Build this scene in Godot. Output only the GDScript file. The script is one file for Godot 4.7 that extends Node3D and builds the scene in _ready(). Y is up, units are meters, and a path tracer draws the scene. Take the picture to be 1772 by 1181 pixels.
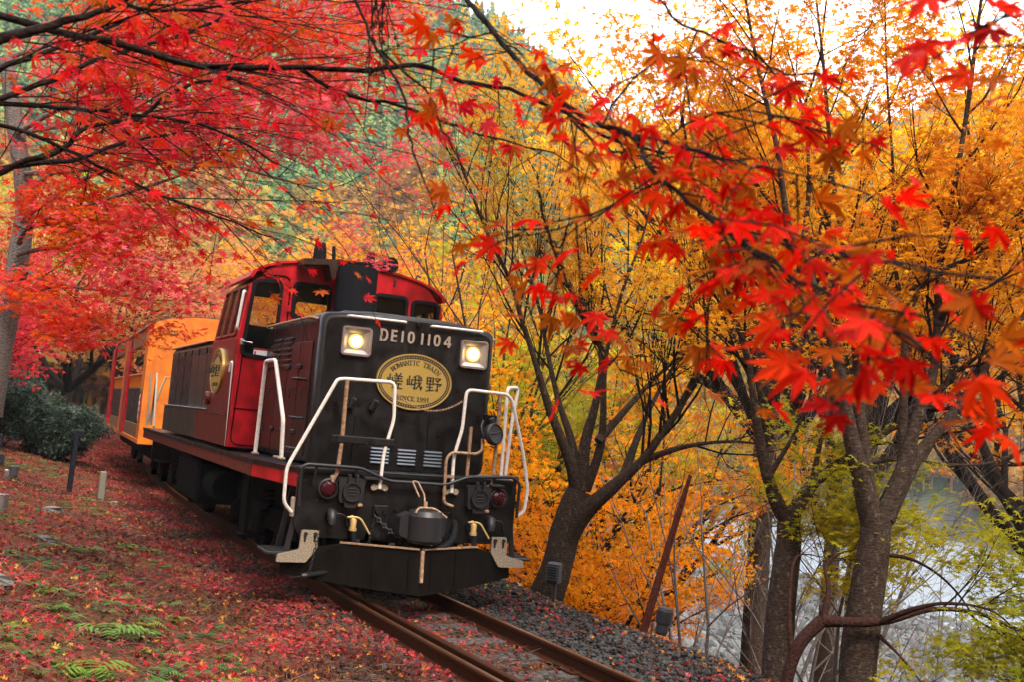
extends Node3D

# A red diesel locomotive with an orange open coach on a curved track among autumn maples.
# Track frame: u metres right of the track centre, f metres towards the camera; world is metres, y up.
const YAW := 0.43737
const LAT := 3.95
var DR := Vector3(cos(YAW), 0, -sin(YAW))
var DF := Vector3(sin(YAW), 0, cos(YAW))
var rng := RandomNumberGenerator.new()
var M := {}
var names := {}
var nz := FastNoiseLite.new()

# ---------------------------------------------------------------- mesh builder
class Mb:
	var v := PackedVector3Array()
	var n := PackedVector3Array()
	var c := PackedColorArray()
	var col := Color.WHITE
	func tri(a: Vector3, b: Vector3, d: Vector3) -> void:      # a, b, d counter-clockwise seen from outside
		var m := (b - a).cross(d - a).normalized()
		v.append(a); v.append(d); v.append(b)
		n.append(m); n.append(m); n.append(m)
		c.append(col); c.append(col); c.append(col)
	func quad(a: Vector3, b: Vector3, d: Vector3, e: Vector3) -> void:
		tri(a, b, d); tri(a, d, e)
	func trin(a: Vector3, b: Vector3, d: Vector3, na: Vector3, nb: Vector3, nd: Vector3) -> void:
		v.append(a); v.append(d); v.append(b)
		n.append(na); n.append(nd); n.append(nb)
		c.append(col); c.append(col); c.append(col)
	func box(at: Vector3, size: Vector3, bv := 0.0, bs := Basis.IDENTITY) -> void:
		var h := size * 0.5
		var k := minf(bv, minf(h.x, minf(h.y, h.z)) * 0.9)
		var ax := [bs.x, bs.y, bs.z]
		var hh := [h.x, h.y, h.z]
		for i in 3:
			var a: Vector3 = ax[i]
			var b: Vector3 = ax[(i + 1) % 3]
			var d: Vector3 = ax[(i + 2) % 3]
			var hb: float = hh[(i + 1) % 3] - k
			var hd: float = hh[(i + 2) % 3] - k
			for s in [-1.0, 1.0]:
				var o: Vector3 = at + a * (hh[i] * s)
				if s > 0:
					quad(o - b * hb - d * hd, o + b * hb - d * hd, o + b * hb + d * hd, o - b * hb + d * hd)
				else:
					quad(o - b * hb - d * hd, o - b * hb + d * hd, o + b * hb + d * hd, o + b * hb - d * hd)
		if k <= 0.0:
			return
		for i in 3:            # edges along axis i
			var a: Vector3 = ax[i] * (hh[i] - k)
			var b: Vector3 = ax[(i + 1) % 3]
			var d: Vector3 = ax[(i + 2) % 3]
			var hb: float = hh[(i + 1) % 3]
			var hd: float = hh[(i + 2) % 3]
			for s in [-1.0, 1.0]:
				for t in [-1.0, 1.0]:
					var p: Vector3 = at + b * (hb * s) + d * ((hd - k) * t)
					var q: Vector3 = at + b * ((hb - k) * s) + d * (hd * t)
					if s * t > 0:
						quad(p + a, p - a, q - a, q + a)
					else:
						quad(p - a, p + a, q + a, q - a)
		for s in [-1.0, 1.0]:
			for t in [-1.0, 1.0]:
				for w in [-1.0, 1.0]:
					var x: Vector3 = at + bs.x * (h.x * s) + bs.y * ((h.y - k) * t) + bs.z * ((h.z - k) * w)
					var y: Vector3 = at + bs.x * ((h.x - k) * s) + bs.y * (h.y * t) + bs.z * ((h.z - k) * w)
					var z: Vector3 = at + bs.x * ((h.x - k) * s) + bs.y * ((h.y - k) * t) + bs.z * (h.z * w)
					if s * t * w > 0:
						tri(x, y, z)
					else:
						tri(x, z, y)
	func bar(a: Vector3, b: Vector3, w: float, hgt: float, bv := 0.0) -> void:
		var z := (b - a).normalized()
		var x := (Vector3.UP.cross(z) if absf(z.y) < 0.99 else Vector3.RIGHT).normalized()
		var y := z.cross(x)
		box((a + b) * 0.5, Vector3(w, hgt, a.distance_to(b)), bv, Basis(x, y, z))
	func tube(p: Array, r: Array, sides := 8, caps := true) -> void:     # p: Vector3s, r: radii
		var cnt := p.size()
		var prev := PackedVector3Array()
		var pn := PackedVector3Array()
		var x := Vector3.ZERO
		for i in cnt:
			var d: Vector3 = (p[mini(i + 1, cnt - 1)] - p[maxi(i - 1, 0)]).normalized()
			if i == 0:
				x = d.cross(Vector3.UP if absf(d.y) < 0.9 else Vector3.RIGHT).normalized()
			else:
				x = (x - d * x.dot(d)).normalized()
			var y := d.cross(x)
			var ring := PackedVector3Array()
			var rn := PackedVector3Array()
			for s in sides:
				var a := TAU * s / sides
				var o := x * cos(a) + y * sin(a)
				rn.append(o)
				ring.append(p[i] + o * float(r[i]))
			if i > 0:
				for s in sides:
					var t := (s + 1) % sides
					trin(prev[s], prev[t], ring[t], pn[s], pn[t], rn[t])
					trin(prev[s], ring[t], ring[s], pn[s], rn[t], rn[s])
			if caps and (i == 0 or i == cnt - 1):
				for s in range(1, sides - 1):
					if i == 0:
						tri(ring[0], ring[s + 1], ring[s])
					else:
						tri(ring[0], ring[s], ring[s + 1])
			prev = ring
			pn = rn
	func pipe(p: Array, r: float, sides := 8, rounding := 0.06) -> void:  # bends rounded
		var q := [p[0]]
		for i in range(1, p.size() - 1):
			var a: Vector3 = p[i - 1]
			var b: Vector3 = p[i]
			var d: Vector3 = p[i + 1]
			var k := minf(rounding, minf(a.distance_to(b), b.distance_to(d)) * 0.45)
			var s := b + (a - b).normalized() * k
			var e := b + (d - b).normalized() * k
			for j in 5:
				var t := j / 4.0
				q.append(s.lerp(b, t).lerp(b.lerp(e, t), t))
		q.append(p[-1])
		var rr := []
		rr.resize(q.size())
		rr.fill(r)
		tube(q, rr, sides)
	func lathe(prof: Array, segs: int, xf := Transform3D.IDENTITY) -> void:  # prof: Vector2(radius, height) upwards, outside
		for i in prof.size() - 1:
			var a: Vector2 = prof[i]
			var b: Vector2 = prof[i + 1]
			var nr := Vector2(b.y - a.y, a.x - b.x).normalized()
			for s in segs:
				var t0 := TAU * s / segs
				var t1 := TAU * (s + 1) / segs
				var e0 := Vector3(cos(t0), 0, -sin(t0))
				var e1 := Vector3(cos(t1), 0, -sin(t1))
				var n0 := xf.basis * (e0 * nr.x + Vector3.UP * nr.y)
				var n1 := xf.basis * (e1 * nr.x + Vector3.UP * nr.y)
				var p0 := xf * (e0 * a.x + Vector3.UP * a.y)
				var p1 := xf * (e1 * a.x + Vector3.UP * a.y)
				var p2 := xf * (e1 * b.x + Vector3.UP * b.y)
				var p3 := xf * (e0 * b.x + Vector3.UP * b.y)
				if a.x > 1e-5:
					trin(p0, p1, p2, n0, n1, n1)
				if b.x > 1e-5:
					trin(p0, p2, p3, n0, n1, n0)
	func disc(at: Vector3, axis: Vector3, r: float, depth: float, segs := 24) -> void:
		var z := axis.normalized()
		var x := z.cross(Vector3.UP if absf(z.y) < 0.9 else Vector3.RIGHT).normalized()
		lathe([Vector2(0, 0), Vector2(r, 0), Vector2(r, depth), Vector2(0, depth)], segs, Transform3D(Basis(x, z, x.cross(z)), at))
	func prism(poly: PackedVector2Array, depth: float, xf := Transform3D.IDENTITY) -> void:  # polygon in xy, front at z = 0, back at -depth
		var pl := poly
		var area := 0.0
		for i in pl.size():
			area += pl[i].cross(pl[(i + 1) % pl.size()])
		if area < 0.0:
			pl = pl.duplicate()
			pl.reverse()
		var ix := Geometry2D.triangulate_polygon(pl)
		for i in range(0, ix.size(), 3):
			var a := pl[ix[i]]
			var b := pl[ix[i + 1]]
			var d := pl[ix[i + 2]]
			if (b - a).cross(d - a) < 0:
				var s := b
				b = d
				d = s
			tri(xf * Vector3(a.x, a.y, 0), xf * Vector3(b.x, b.y, 0), xf * Vector3(d.x, d.y, 0))
			tri(xf * Vector3(a.x, a.y, -depth), xf * Vector3(d.x, d.y, -depth), xf * Vector3(b.x, b.y, -depth))
		for i in pl.size():
			var a := pl[i]
			var b := pl[(i + 1) % pl.size()]
			quad(xf * Vector3(a.x, a.y, 0), xf * Vector3(a.x, a.y, -depth), xf * Vector3(b.x, b.y, -depth), xf * Vector3(b.x, b.y, 0))
	func add(m: Mesh, xf := Transform3D.IDENTITY) -> void:
		for s in m.get_surface_count():
			var a := m.surface_get_arrays(s)
			var vv: PackedVector3Array = a[Mesh.ARRAY_VERTEX]
			var nn: PackedVector3Array = a[Mesh.ARRAY_NORMAL]
			var ii = a[Mesh.ARRAY_INDEX]
			var cnt: int = ii.size() if ii != null and ii.size() > 0 else vv.size()
			for k in cnt:
				var j: int = ii[k] if ii != null and ii.size() > 0 else k
				v.append(xf * vv[j])
				n.append((xf.basis * nn[j]).normalized())
				c.append(col)
	func mesh() -> ArrayMesh:
		var a := []
		a.resize(Mesh.ARRAY_MAX)
		a[Mesh.ARRAY_VERTEX] = v
		a[Mesh.ARRAY_NORMAL] = n
		a[Mesh.ARRAY_COLOR] = c
		var m := ArrayMesh.new()
		m.add_surface_from_arrays(Mesh.PRIMITIVE_TRIANGLES, a)
		return m

class Sc:          # copies for a MultiMesh
	var buf := PackedFloat32Array()
	var cnt := 0
	func add(b: Basis, o: Vector3, c: Color) -> void:
		buf.append_array(PackedFloat32Array([b.x.x, b.y.x, b.z.x, o.x, b.x.y, b.y.y, b.z.y, o.y, b.x.z, b.y.z, b.z.z, o.z, c.r, c.g, c.b, 1.0]))
		cnt += 1
	func multi(m: Mesh) -> MultiMesh:
		var mm := MultiMesh.new()
		mm.transform_format = MultiMesh.TRANSFORM_3D
		mm.use_colors = true
		mm.mesh = m
		mm.instance_count = cnt
		mm.buffer = buf
		return mm

# ---------------------------------------------------------------- nodes, names, materials
func numbered(s: String) -> String:
	var k: int = names.get(s, 0)
	names[s] = k + 1
	return s if k == 0 else "%s_%03d" % [s, k]

func thing(called: String, label: String, category: String, at := Transform3D.IDENTITY, group := "") -> Node3D:
	var o := Node3D.new()
	o.name = numbered(called)
	add_child(o)
	o.transform = at
	o.set_meta("label", label)
	o.set_meta("category", category)
	if group != "":
		o.set_meta("group", group)
	return o

func part(parent: Node, called: String, mb, mat: Material) -> MeshInstance3D:
	var o := MeshInstance3D.new()
	o.name = called
	o.mesh = mb.mesh() if mb is Mb else mb
	o.material_override = mat
	parent.add_child(o, true)
	return o

func single(called: String, mb, mat: Material, label: String, category: String, at := Transform3D.IDENTITY, group := "") -> MeshInstance3D:
	var o := part(self, numbered(called), mb, mat)
	o.transform = at
	o.set_meta("label", label)
	o.set_meta("category", category)
	if group != "":
		o.set_meta("group", group)
	return o

func struct(called: String, mb, mat: Material) -> MeshInstance3D:
	var o := part(self, numbered(called), mb, mat)
	o.set_meta("kind", "structure")
	return o

func many(parent: Node, called: String, sc: Sc, m: Mesh, mat: Material) -> MultiMeshInstance3D:
	var o := MultiMeshInstance3D.new()
	o.name = called
	o.multimesh = sc.multi(m)
	o.material_override = mat
	parent.add_child(o, true)
	o.set_meta("kind", "stuff")
	return o

func lin(r: float, g: float, b: float) -> Color:
	return Color(r, g, b).linear_to_srgb()

func noise_tex(freq: float, lo: Color, hi: Color, seed_: int, oct := 4, mid := 0.5) -> NoiseTexture2D:
	var f := FastNoiseLite.new()
	f.seed = seed_
	f.frequency = freq
	f.fractal_octaves = oct
	f.noise_type = FastNoiseLite.TYPE_SIMPLEX_SMOOTH
	var g := Gradient.new()
	g.set_color(0, lo)
	g.set_color(1, hi)
	g.add_point(mid, lo.lerp(hi, 0.5))
	var t := NoiseTexture2D.new()
	t.width = 512
	t.height = 512
	t.seamless = true
	t.noise = f
	t.color_ramp = g
	return t

func mat(key: String, albedo: Color, rough: float, metal := 0.0, tex: Texture2D = null, scale_ := Vector3.ONE, bump: Texture2D = null, bump_cm := 0.0, world := false) -> StandardMaterial3D:
	var m := StandardMaterial3D.new()
	m.resource_name = key
	m.albedo_color = albedo
	m.roughness = rough
	m.metallic = metal
	m.metallic_specular = 0.15 if rough >= 0.6 else 0.5
	if tex or bump:
		m.uv1_triplanar = true
		m.uv1_world_triplanar = world
		m.uv1_scale = scale_
	if tex:
		m.albedo_texture = tex
	if bump:
		m.heightmap_enabled = true
		m.heightmap_texture = bump
		m.heightmap_scale = bump_cm
	M[key] = m
	return m

func leaf_mat(key: String, tint: Color, rough := 0.5, back := 0.8, spec := 0.1) -> StandardMaterial3D:
	var m := StandardMaterial3D.new()
	m.resource_name = key
	m.albedo_color = tint
	m.vertex_color_use_as_albedo = true
	m.roughness = rough
	m.metallic_specular = spec
	m.cull_mode = BaseMaterial3D.CULL_DISABLED
	m.backlight_enabled = true
	m.backlight = Color(back, back, back).linear_to_srgb()
	M[key] = m
	return m

func make_materials() -> void:
	var grime := noise_tex(0.012, Color(0.50, 0.46, 0.42), Color(1, 1, 1), 3, 5)
	var fine := noise_tex(0.05, Color(0.72, 0.72, 0.72), Color(1, 1, 1), 5, 4)
	var streak := noise_tex(0.03, Color(0.42, 0.38, 0.34), Color(1, 1, 1), 7, 4)
	var bump := noise_tex(0.035, Color(0, 0, 0), Color(1, 1, 1), 11, 5)
	var rust := noise_tex(0.03, Color(0.55, 0.35, 0.22), Color(1, 0.95, 0.9), 13, 5)
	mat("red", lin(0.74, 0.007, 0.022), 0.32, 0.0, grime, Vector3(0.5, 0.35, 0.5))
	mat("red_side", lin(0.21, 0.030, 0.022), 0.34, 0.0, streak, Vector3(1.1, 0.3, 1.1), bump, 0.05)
	mat("black", lin(0.0075, 0.0068, 0.0075), 0.32, 0.0, grime, Vector3(0.5, 0.35, 0.5), bump, 0.04)
	M["black"].metallic_specular = 0.4
	M["black"].roughness_texture = noise_tex(0.02, Color(0.35, 0.35, 0.35), Color(1, 1, 1), 61, 5)
	M["black"].roughness = 0.62
	var dust := noise_tex(0.014, Color(0.10, 0.075, 0.055, 0.0), Color(0.16, 0.12, 0.09, 0.4), 67, 6, 0.5)
	dust.color_ramp.set_color(1, Color(0.16, 0.11, 0.08, 0.0))
	M["black"].detail_enabled = true
	M["black"].detail_albedo = dust
	M["black"].detail_uv_layer = BaseMaterial3D.DETAIL_UV_2
	M["black"].detail_blend_mode = BaseMaterial3D.BLEND_MODE_MIX
	M["black"].uv2_triplanar = true
	M["black"].uv2_scale = Vector3(1.6, 0.35, 1.6)
	mat("grime", lin(0.052, 0.026, 0.016), 0.33, 0.0, streak, Vector3(1.4, 0.3, 1.4), bump, 0.06)
	mat("panel_side", lin(0.05, 0.042, 0.028), 0.38, 0.0, streak, Vector3(2.2, 0.4, 2.2), bump, 0.06)
	mat("under", lin(0.006, 0.0055, 0.0055), 0.8, 0.0, grime, Vector3(0.8, 0.8, 0.8))
	M["under"].metallic_specular = 0.12
	mat("iron", lin(0.030, 0.028, 0.030), 0.45, 0.35, fine, Vector3(2, 2, 2))
	mat("plough", lin(0.011, 0.008, 0.006), 0.62, 0.0, grime, Vector3(1.5, 0.4, 1.5), bump, 0.08)
	mat("white", lin(0.74, 0.73, 0.71), 0.42, 0.0, noise_tex(0.03, Color(0.86, 0.81, 0.74), Color(1, 1, 1), 17, 4), Vector3(1.5, 1.5, 1.5))
	mat("cream", lin(0.46, 0.40, 0.31), 0.55, 0.0, rust, Vector3(1.3, 1.3, 1.3))
	mat("bracket", lin(0.42, 0.37, 0.30), 0.6, 0.0, noise_tex(0.06, Color(0.55, 0.48, 0.4), Color(1, 1, 1), 19, 4), Vector3(2, 2, 2))
	mat("brass", lin(0.56, 0.38, 0.09), 0.42, 0.35, fine, Vector3(3, 3, 3))
	mat("brass_rim", lin(0.62, 0.42, 0.12), 0.3, 0.6)
	mat("letter", lin(0.42, 0.33, 0.25), 0.5, 0.2, fine, Vector3(6, 6, 6))
	mat("ink", lin(0.016, 0.013, 0.010), 0.5)
	mat("chrome", lin(0.62, 0.62, 0.64), 0.22, 0.85)
	mat("reflector", lin(0.36, 0.34, 0.31), 0.3, 0.5)
	mat("rubber", lin(0.010, 0.010, 0.012), 0.6)
	mat("tap_brass", lin(0.55, 0.36, 0.14), 0.4, 0.4)
	mat("steel_blue", lin(0.26, 0.30, 0.36), 0.28, 0.8)
	mat("rust_rail", lin(0.075, 0.036, 0.022), 0.6, 0.3, rust, Vector3(3, 3, 3), bump, 0.05)
	mat("rail_top", lin(0.30, 0.20, 0.12), 0.35, 0.75, rust, Vector3(2, 2, 2))
	mat("sleeper", lin(0.13, 0.12, 0.115), 0.85, 0.0, streak, Vector3(0.8, 2, 2), bump, 0.4)
	mat("orange", lin(0.66, 0.165, 0.004), 0.45, 0.0, noise_tex(0.012, Color(0.80, 0.76, 0.7), Color(1, 1, 1), 23, 4), Vector3(0.4, 0.4, 0.4))
	mat("coach_brown", lin(0.33, 0.15, 0.05), 0.5, 0.0, streak, Vector3(0.8, 0.3, 0.8))
	mat("coach_roof", lin(0.12, 0.05, 0.04), 0.5, 0.0, grime, Vector3(0.5, 0.5, 0.5))
	mat("plate_red", lin(0.30, 0.012, 0.015), 0.4)
	mat("plate_green", lin(0.06, 0.20, 0.06), 0.4)
	mat("paper", lin(0.75, 0.75, 0.74), 0.5)
	mat("bark", lin(0.085, 0.056, 0.042), 0.9, 0.0, noise_tex(0.02, Color(0.42, 0.4, 0.38), Color(1, 1, 1), 29, 5), Vector3(1.6, 4.0, 1.6), noise_tex(0.03, Color(0, 0, 0), Color(1, 1, 1), 31, 5), 0.8, true)
	var lichen := noise_tex(0.018, Color(0.30, 0.26, 0.22, 0.0), Color(0.50, 0.45, 0.38, 0.8), 53, 5, 0.62)
	lichen.color_ramp.set_color(1, Color(0.42, 0.38, 0.32, 0.0))
	M["bark"].detail_enabled = true
	M["bark"].detail_albedo = lichen
	M["bark"].detail_uv_layer = BaseMaterial3D.DETAIL_UV_2
	M["bark"].detail_blend_mode = BaseMaterial3D.BLEND_MODE_MIX
	M["bark"].uv2_triplanar = true
	M["bark"].uv2_world_triplanar = true
	M["bark"].uv2_scale = Vector3(2.2, 1.3, 2.2)
	mat("bark_dark", lin(0.030, 0.020, 0.017), 0.9, 0.0, noise_tex(0.03, Color(0.5, 0.48, 0.46), Color(1, 1, 1), 37, 4), Vector3(3, 3, 3), M["bark"].heightmap_texture, 0.8, true)
	mat("bark_pale", lin(0.30, 0.26, 0.235), 0.85, 0.0, noise_tex(0.025, Color(0.3, 0.27, 0.25), Color(1, 1, 1), 41, 5, 0.4), Vector3(2, 7, 2), M["bark"].heightmap_texture, 0.6, true)
	mat("bark_red", lin(0.06, 0.026, 0.020), 0.85, 0.0, M["bark_dark"].albedo_texture, Vector3(2, 2, 2), M["bark"].heightmap_texture, 1.0, true)
	mat("pole", lin(0.19, 0.055, 0.035), 0.7, 0.0, streak, Vector3(4, 0.8, 4), bump, 0.3)
	mat("concrete", lin(0.26, 0.23, 0.17), 0.9, 0.0, fine, Vector3(3, 3, 3), bump, 0.4)
	mat("post_black", lin(0.018, 0.018, 0.024), 0.6, 0.0, fine, Vector3(3, 3, 3))
	mat("lamp_grey", lin(0.075, 0.075, 0.080), 0.45, 0.3, fine, Vector3(4, 4, 4))
	mat("stone", lin(0.32, 0.29, 0.26), 0.85, 0.0, fine, Vector3(4, 4, 4), bump, 1.0)
	var gm := mat("ground", Color(1, 1, 1), 0.95, 0.0, noise_tex(0.03, Color(0.5, 0.45, 0.42), Color(1, 1, 1), 43, 5), Vector3(0.9, 0.9, 0.9), bump, 3.0, true)
	gm.vertex_color_use_as_albedo = true
	var bl := mat("ballast", Color(1, 1, 1), 0.85, 0.0, fine, Vector3(6, 6, 6))
	bl.vertex_color_use_as_albedo = true
	bl.metallic_specular = 0.2
	var wt := mat("water", lin(0.20, 0.23, 0.26), 0.28, 0.0, null, Vector3(0.25, 0.25, 0.25), noise_tex(0.02, Color(0, 0, 0), Color(1, 1, 1), 47, 5), 12.0, true)
	wt.metallic_specular = 0.5
	var gl := StandardMaterial3D.new()
	gl.transparency = BaseMaterial3D.TRANSPARENCY_ALPHA
	gl.albedo_color = Color(0.08, 0.09, 0.08, 0.3)
	gl.roughness = 0.04
	gl.metallic_specular = 0.3
	M["glass"] = gl
	var gd := StandardMaterial3D.new()
	gd.albedo_color = lin(0.02, 0.022, 0.02)
	gd.roughness = 0.06
	M["dark_glass"] = gd
	mat("red_lens", lin(0.035, 0.003, 0.006), 0.06)
	var bulb := StandardMaterial3D.new()
	bulb.albedo_color = lin(0.9, 0.6, 0.2)
	bulb.emission_enabled = true
	bulb.emission = Color(1.0, 0.62, 0.10)
	bulb.emission_energy_multiplier = 0.42
	M["bulb"] = bulb
	var core := bulb.duplicate()
	core.emission = Color(1.0, 0.90, 0.60)
	core.emission_energy_multiplier = 2.4
	M["bulb_core"] = core
	leaf_mat("leaf_red", Color(1, 1, 1), 0.5, 1.0, 0.12)
	leaf_mat("leaf_soft", Color(1, 1, 1), 0.65, 1.25, 0.08)
	leaf_mat("leaf_wet", Color(1, 1, 1), 0.55, 0.2, 0.1)
	leaf_mat("leaf_green", Color(1, 1, 1), 0.5, 0.4, 0.15)
	leaf_mat("needles", Color(1, 1, 1), 0.7, 0.25, 0.08)

# ---------------------------------------------------------------- track frame and terrain
func lc(f: float) -> float:
	if f < -60.0:
		return 3.9 + 43.5 * 43.5 / 450.0 + (-60.0 - f) * 0.1933
	if f > 2.0:
		return 3.9 + 18.5 * 18.5 / 450.0 + (f - 2.0) * 0.0822
	return 3.9 + (f + 16.5) * (f + 16.5) / 450.0

func tw(u: float, y: float, f: float) -> Vector3:
	var p := DR * (lc(f) + u) + DF * f
	return Vector3(p.x, y, p.z)

func ground_h(u: float, f: float) -> float:
	var h := -0.19
	if u < 0.5:
		h = lerpf(-0.172, -0.128, smoothstep(-0.45, -0.75, u)) + nz.get_noise_2d(u * 60.0, f * 60.0) * 0.022
	if u < -1.5:
		var a := -u - 1.5
		h += 0.15 * a + 0.018 * a * a if a < 12.0 else 0.15 * a + 0.018 * 144.0 + 0.43 * (a - 12.0)
		h = minf(h, 40.0)
		h += nz.get_noise_2d(u * 14.0, f * 14.0) * 0.10 * minf(a, 1.0)
	elif u > 1.9:
		var a := u - 1.9
		h -= 0.06 * a + (0.62 * (a - 0.55) if a > 0.55 else 0.0)
		h = maxf(h, lerpf(-11.3, -12.9, smoothstep(58.0, 72.0, u)))
		h += nz.get_noise_2d(u * 9.0 + 50.0, f * 9.0) * 0.12 * clampf(a, 0.0, 1.0)
		if u > 104.0 - f * 0.25:
			h += (u - 104.0 + f * 0.25) * 0.62
	if f > 16.0:  # unseen slope behind the camera, added to keep sky light off the locomotive front
		h = maxf(h, minf((f - 16.0) * 0.9, 45.0))
	var p := DR * (lc(f) + u) + DF * f
	var r := Vector2(p.x, p.z).length()
	var ang := atan2(p.x, -p.z)
	var r0 := lerpf(120.0, 235.0, smoothstep(-0.06, 0.12, ang))
	var top := lerpf(132.0, 138.0, smoothstep(-0.05, 0.09, ang))
	if r > r0 and f < 0.0:
		var m := minf((r - r0) * 0.6, top)
		h = maxf(h, h * 0.2 + m + nz.get_noise_2d(p.x * 0.8, p.z * 0.8) * 14.0 * minf(1.0, (r - r0) / 40.0))
	return h

func wy(x: float, z: float) -> Vector3:      # world point on the ground at x, z
	var f := DF.x * x + DF.z * z
	var u := DR.x * x + DR.z * z - lc(f)
	return Vector3(x, ground_h(u, f), z)

# ---------------------------------------------------------------- the locomotive (x right, y up, z forward; buffer beam at z = 0)
func arc_poly(pts: Array, r: float) -> PackedVector2Array:       # closed polygon with rounded corners
	var o := PackedVector2Array()
	var cnt := pts.size()
	for i in cnt:
		var a: Vector2 = pts[(i + cnt - 1) % cnt]
		var b: Vector2 = pts[i]
		var d: Vector2 = pts[(i + 1) % cnt]
		var k := minf(r, minf(a.distance_to(b), b.distance_to(d)) * 0.45)
		var s := b + (a - b).normalized() * k
		var e := b + (d - b).normalized() * k
		for j in 6:
			var t := j / 5.0
			o.append(s.lerp(b, t).lerp(b.lerp(e, t), t))
	return o

func rect_poly(x0: float, y0: float, x1: float, y1: float, r: float) -> PackedVector2Array:
	return arc_poly([Vector2(x0, y0), Vector2(x1, y0), Vector2(x1, y1), Vector2(x0, y1)], r)

func frame_ring(mb: Mb, poly: PackedVector2Array, w: float, depth: float, xf := Transform3D.IDENTITY) -> void:   # a rim along a closed outline
	var cnt := poly.size()
	for i in cnt:
		var a := poly[i]
		var b := poly[(i + 1) % cnt]
		var z := poly[(i + cnt - 1) % cnt]
		var y := poly[(i + 2) % cnt]
		var na := ((b - z).normalized()).orthogonal() * w * 0.5
		var nb := ((y - a).normalized()).orthogonal() * w * 0.5
		var p := [a - na, b - nb, b + nb, a + na]
		var area: float = (p[1] - p[0]).cross(p[2] - p[0])
		if area < 0:
			p.reverse()
		var f := []
		var g := []
		for q in p:
			f.append(xf * Vector3(q.x, q.y, depth))
			g.append(xf * Vector3(q.x, q.y, 0))
		mb.quad(f[0], f[1], f[2], f[3])
		mb.quad(f[1], f[0], g[0], g[1])
		mb.quad(f[3], f[2], g[2], g[3])

func ellipse(a: float, b: float, cnt := 64, cx := 0.0, cy := 0.0) -> PackedVector2Array:
	var o := PackedVector2Array()
	for i in cnt:
		o.append(Vector2(cx + cos(TAU * i / cnt) * a, cy + sin(TAU * i / cnt) * b))
	return o

func text_mesh(s: String, size: float, depth: float, serif: bool, bold: bool) -> TextMesh:
	var t := TextMesh.new()
	var f := SystemFont.new()
	f.font_names = PackedStringArray(["Droid Serif" if serif else "Droid Sans"])
	f.font_weight = 700 if bold else 400
	t.font = f
	t.font_size = 64
	t.pixel_size = size / 46.0
	t.depth = depth
	t.text = s
	return t

const KANJI := [
	[[18,14,18,60],[6,34,6,64],[6,64,33,60],[33,32,33,64],[54,6,60,17],[84,5,75,18],[44,22,96,22],[48,36,92,36],[40,50,99,50],[69,22,69,50],[60,50,54,72],[54,72,36,92],[57,66,92,66],[73,66,73,92],[46,92,98,92]],
	[[18,14,18,60],[6,34,6,64],[6,64,33,60],[33,32,33,64],[62,8,42,20],[38,34,98,32],[54,18,54,88],[54,88,45,82],[38,64,68,52],[74,6,78,50],[78,50,94,88],[94,88,98,72],[92,46,64,84],[84,14,92,24]],
	[[8,12,46,12],[46,12,46,50],[8,50,46,50],[8,12,8,50],[8,31,46,31],[27,12,27,88],[9,68,45,68],[4,92,52,84],[58,14,92,14],[92,14,74,32],[62,24,78,36],[54,46,98,46],[98,46,88,58],[76,46,76,88],[76,88,64,81]]]

func glyph(mb: Mb, k: int, at: Vector3, size: float, depth: float) -> void:
	for s in KANJI[k]:
		var a := at + Vector3(s[0] - 50, 50 - s[1], 0) * (size / 100.0)
		var b := at + Vector3(s[2] - 50, 50 - s[3], 0) * (size / 100.0)
		var w := size * (0.062 if absf(s[0] - s[2]) > absf(s[1] - s[3]) else 0.085)
		var d := (b - a).normalized()
		mb.box((a + b) * 0.5, Vector3(a.distance_to(b) + w * 0.6, w, depth), 0.0, Basis(d, Vector3(-d.y, d.x, 0), Vector3(0, 0, 1)))

func badge(parent: Node, at: Transform3D, called: String) -> void:
	var a := 0.435
	var b := 0.305
	var mb := Mb.new()
	mb.prism(ellipse(a, b), 0.025, at * Transform3D(Basis.IDENTITY, Vector3(0, 0, 0.025)))
	var plate := part(parent, called, mb, M["brass"])
	var ring := Mb.new()
	frame_ring(ring, ellipse(a - 0.036, b - 0.036, 72), 0.034, 0.0275, at)
	part(plate, "border_band", ring, M["ink"])
	var links := Mb.new()
	for i in 84:
		var t := TAU * i / 84.0
		var p := Vector3(cos(t) * (a - 0.036), sin(t) * (b - 0.036), 0.0285)
		var d := Vector3(-sin(t) * a, cos(t) * b, 0).normalized()
		links.box(at * p, Vector3(0.012, 0.012, 0.003), 0.0, at.basis * Basis(Vector3(0, 0, 1), atan2(d.y, d.x) + (0.7 if i % 2 else -0.7)))
	part(plate, "border_chain", links, M["brass"])
	var rim := Mb.new()
	frame_ring(rim, ellipse(a - 0.006, b - 0.006, 72), 0.014, 0.032, at)
	part(plate, "rim", rim, M["brass_rim"])
	var tx := Mb.new()
	var word := "ROMANTIC TRAIN"
	for i in word.length():
		var ch := word[i]
		if ch == " ":
			continue
		var t := PI * 0.5 + (6.5 - i) * 0.136 * (0.92 + 0.16 * absf(6.5 - i) / 6.5)
		var p := Vector3(cos(t) * 0.322, sin(t) * 0.207, 0.026)
		var ang := atan2(-cos(t) * 0.205, sin(t) * 0.315)
		tx.add(text_mesh(ch, 0.052, 0.004, true, true), at * Transform3D(Basis(Vector3(0, 0, 1), ang), p))
	for k in 3:
		glyph(tx, k, at * Vector3(-0.225 + 0.225 * k, -0.005, 0.027), 0.185, 0.005)
	tx.add(text_mesh("SINCE 1991", 0.050, 0.004, true, true), at * Transform3D(Basis.IDENTITY, Vector3(0, -0.185, 0.026)))
	part(plate, "lettering", tx, M["ink"])

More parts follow.
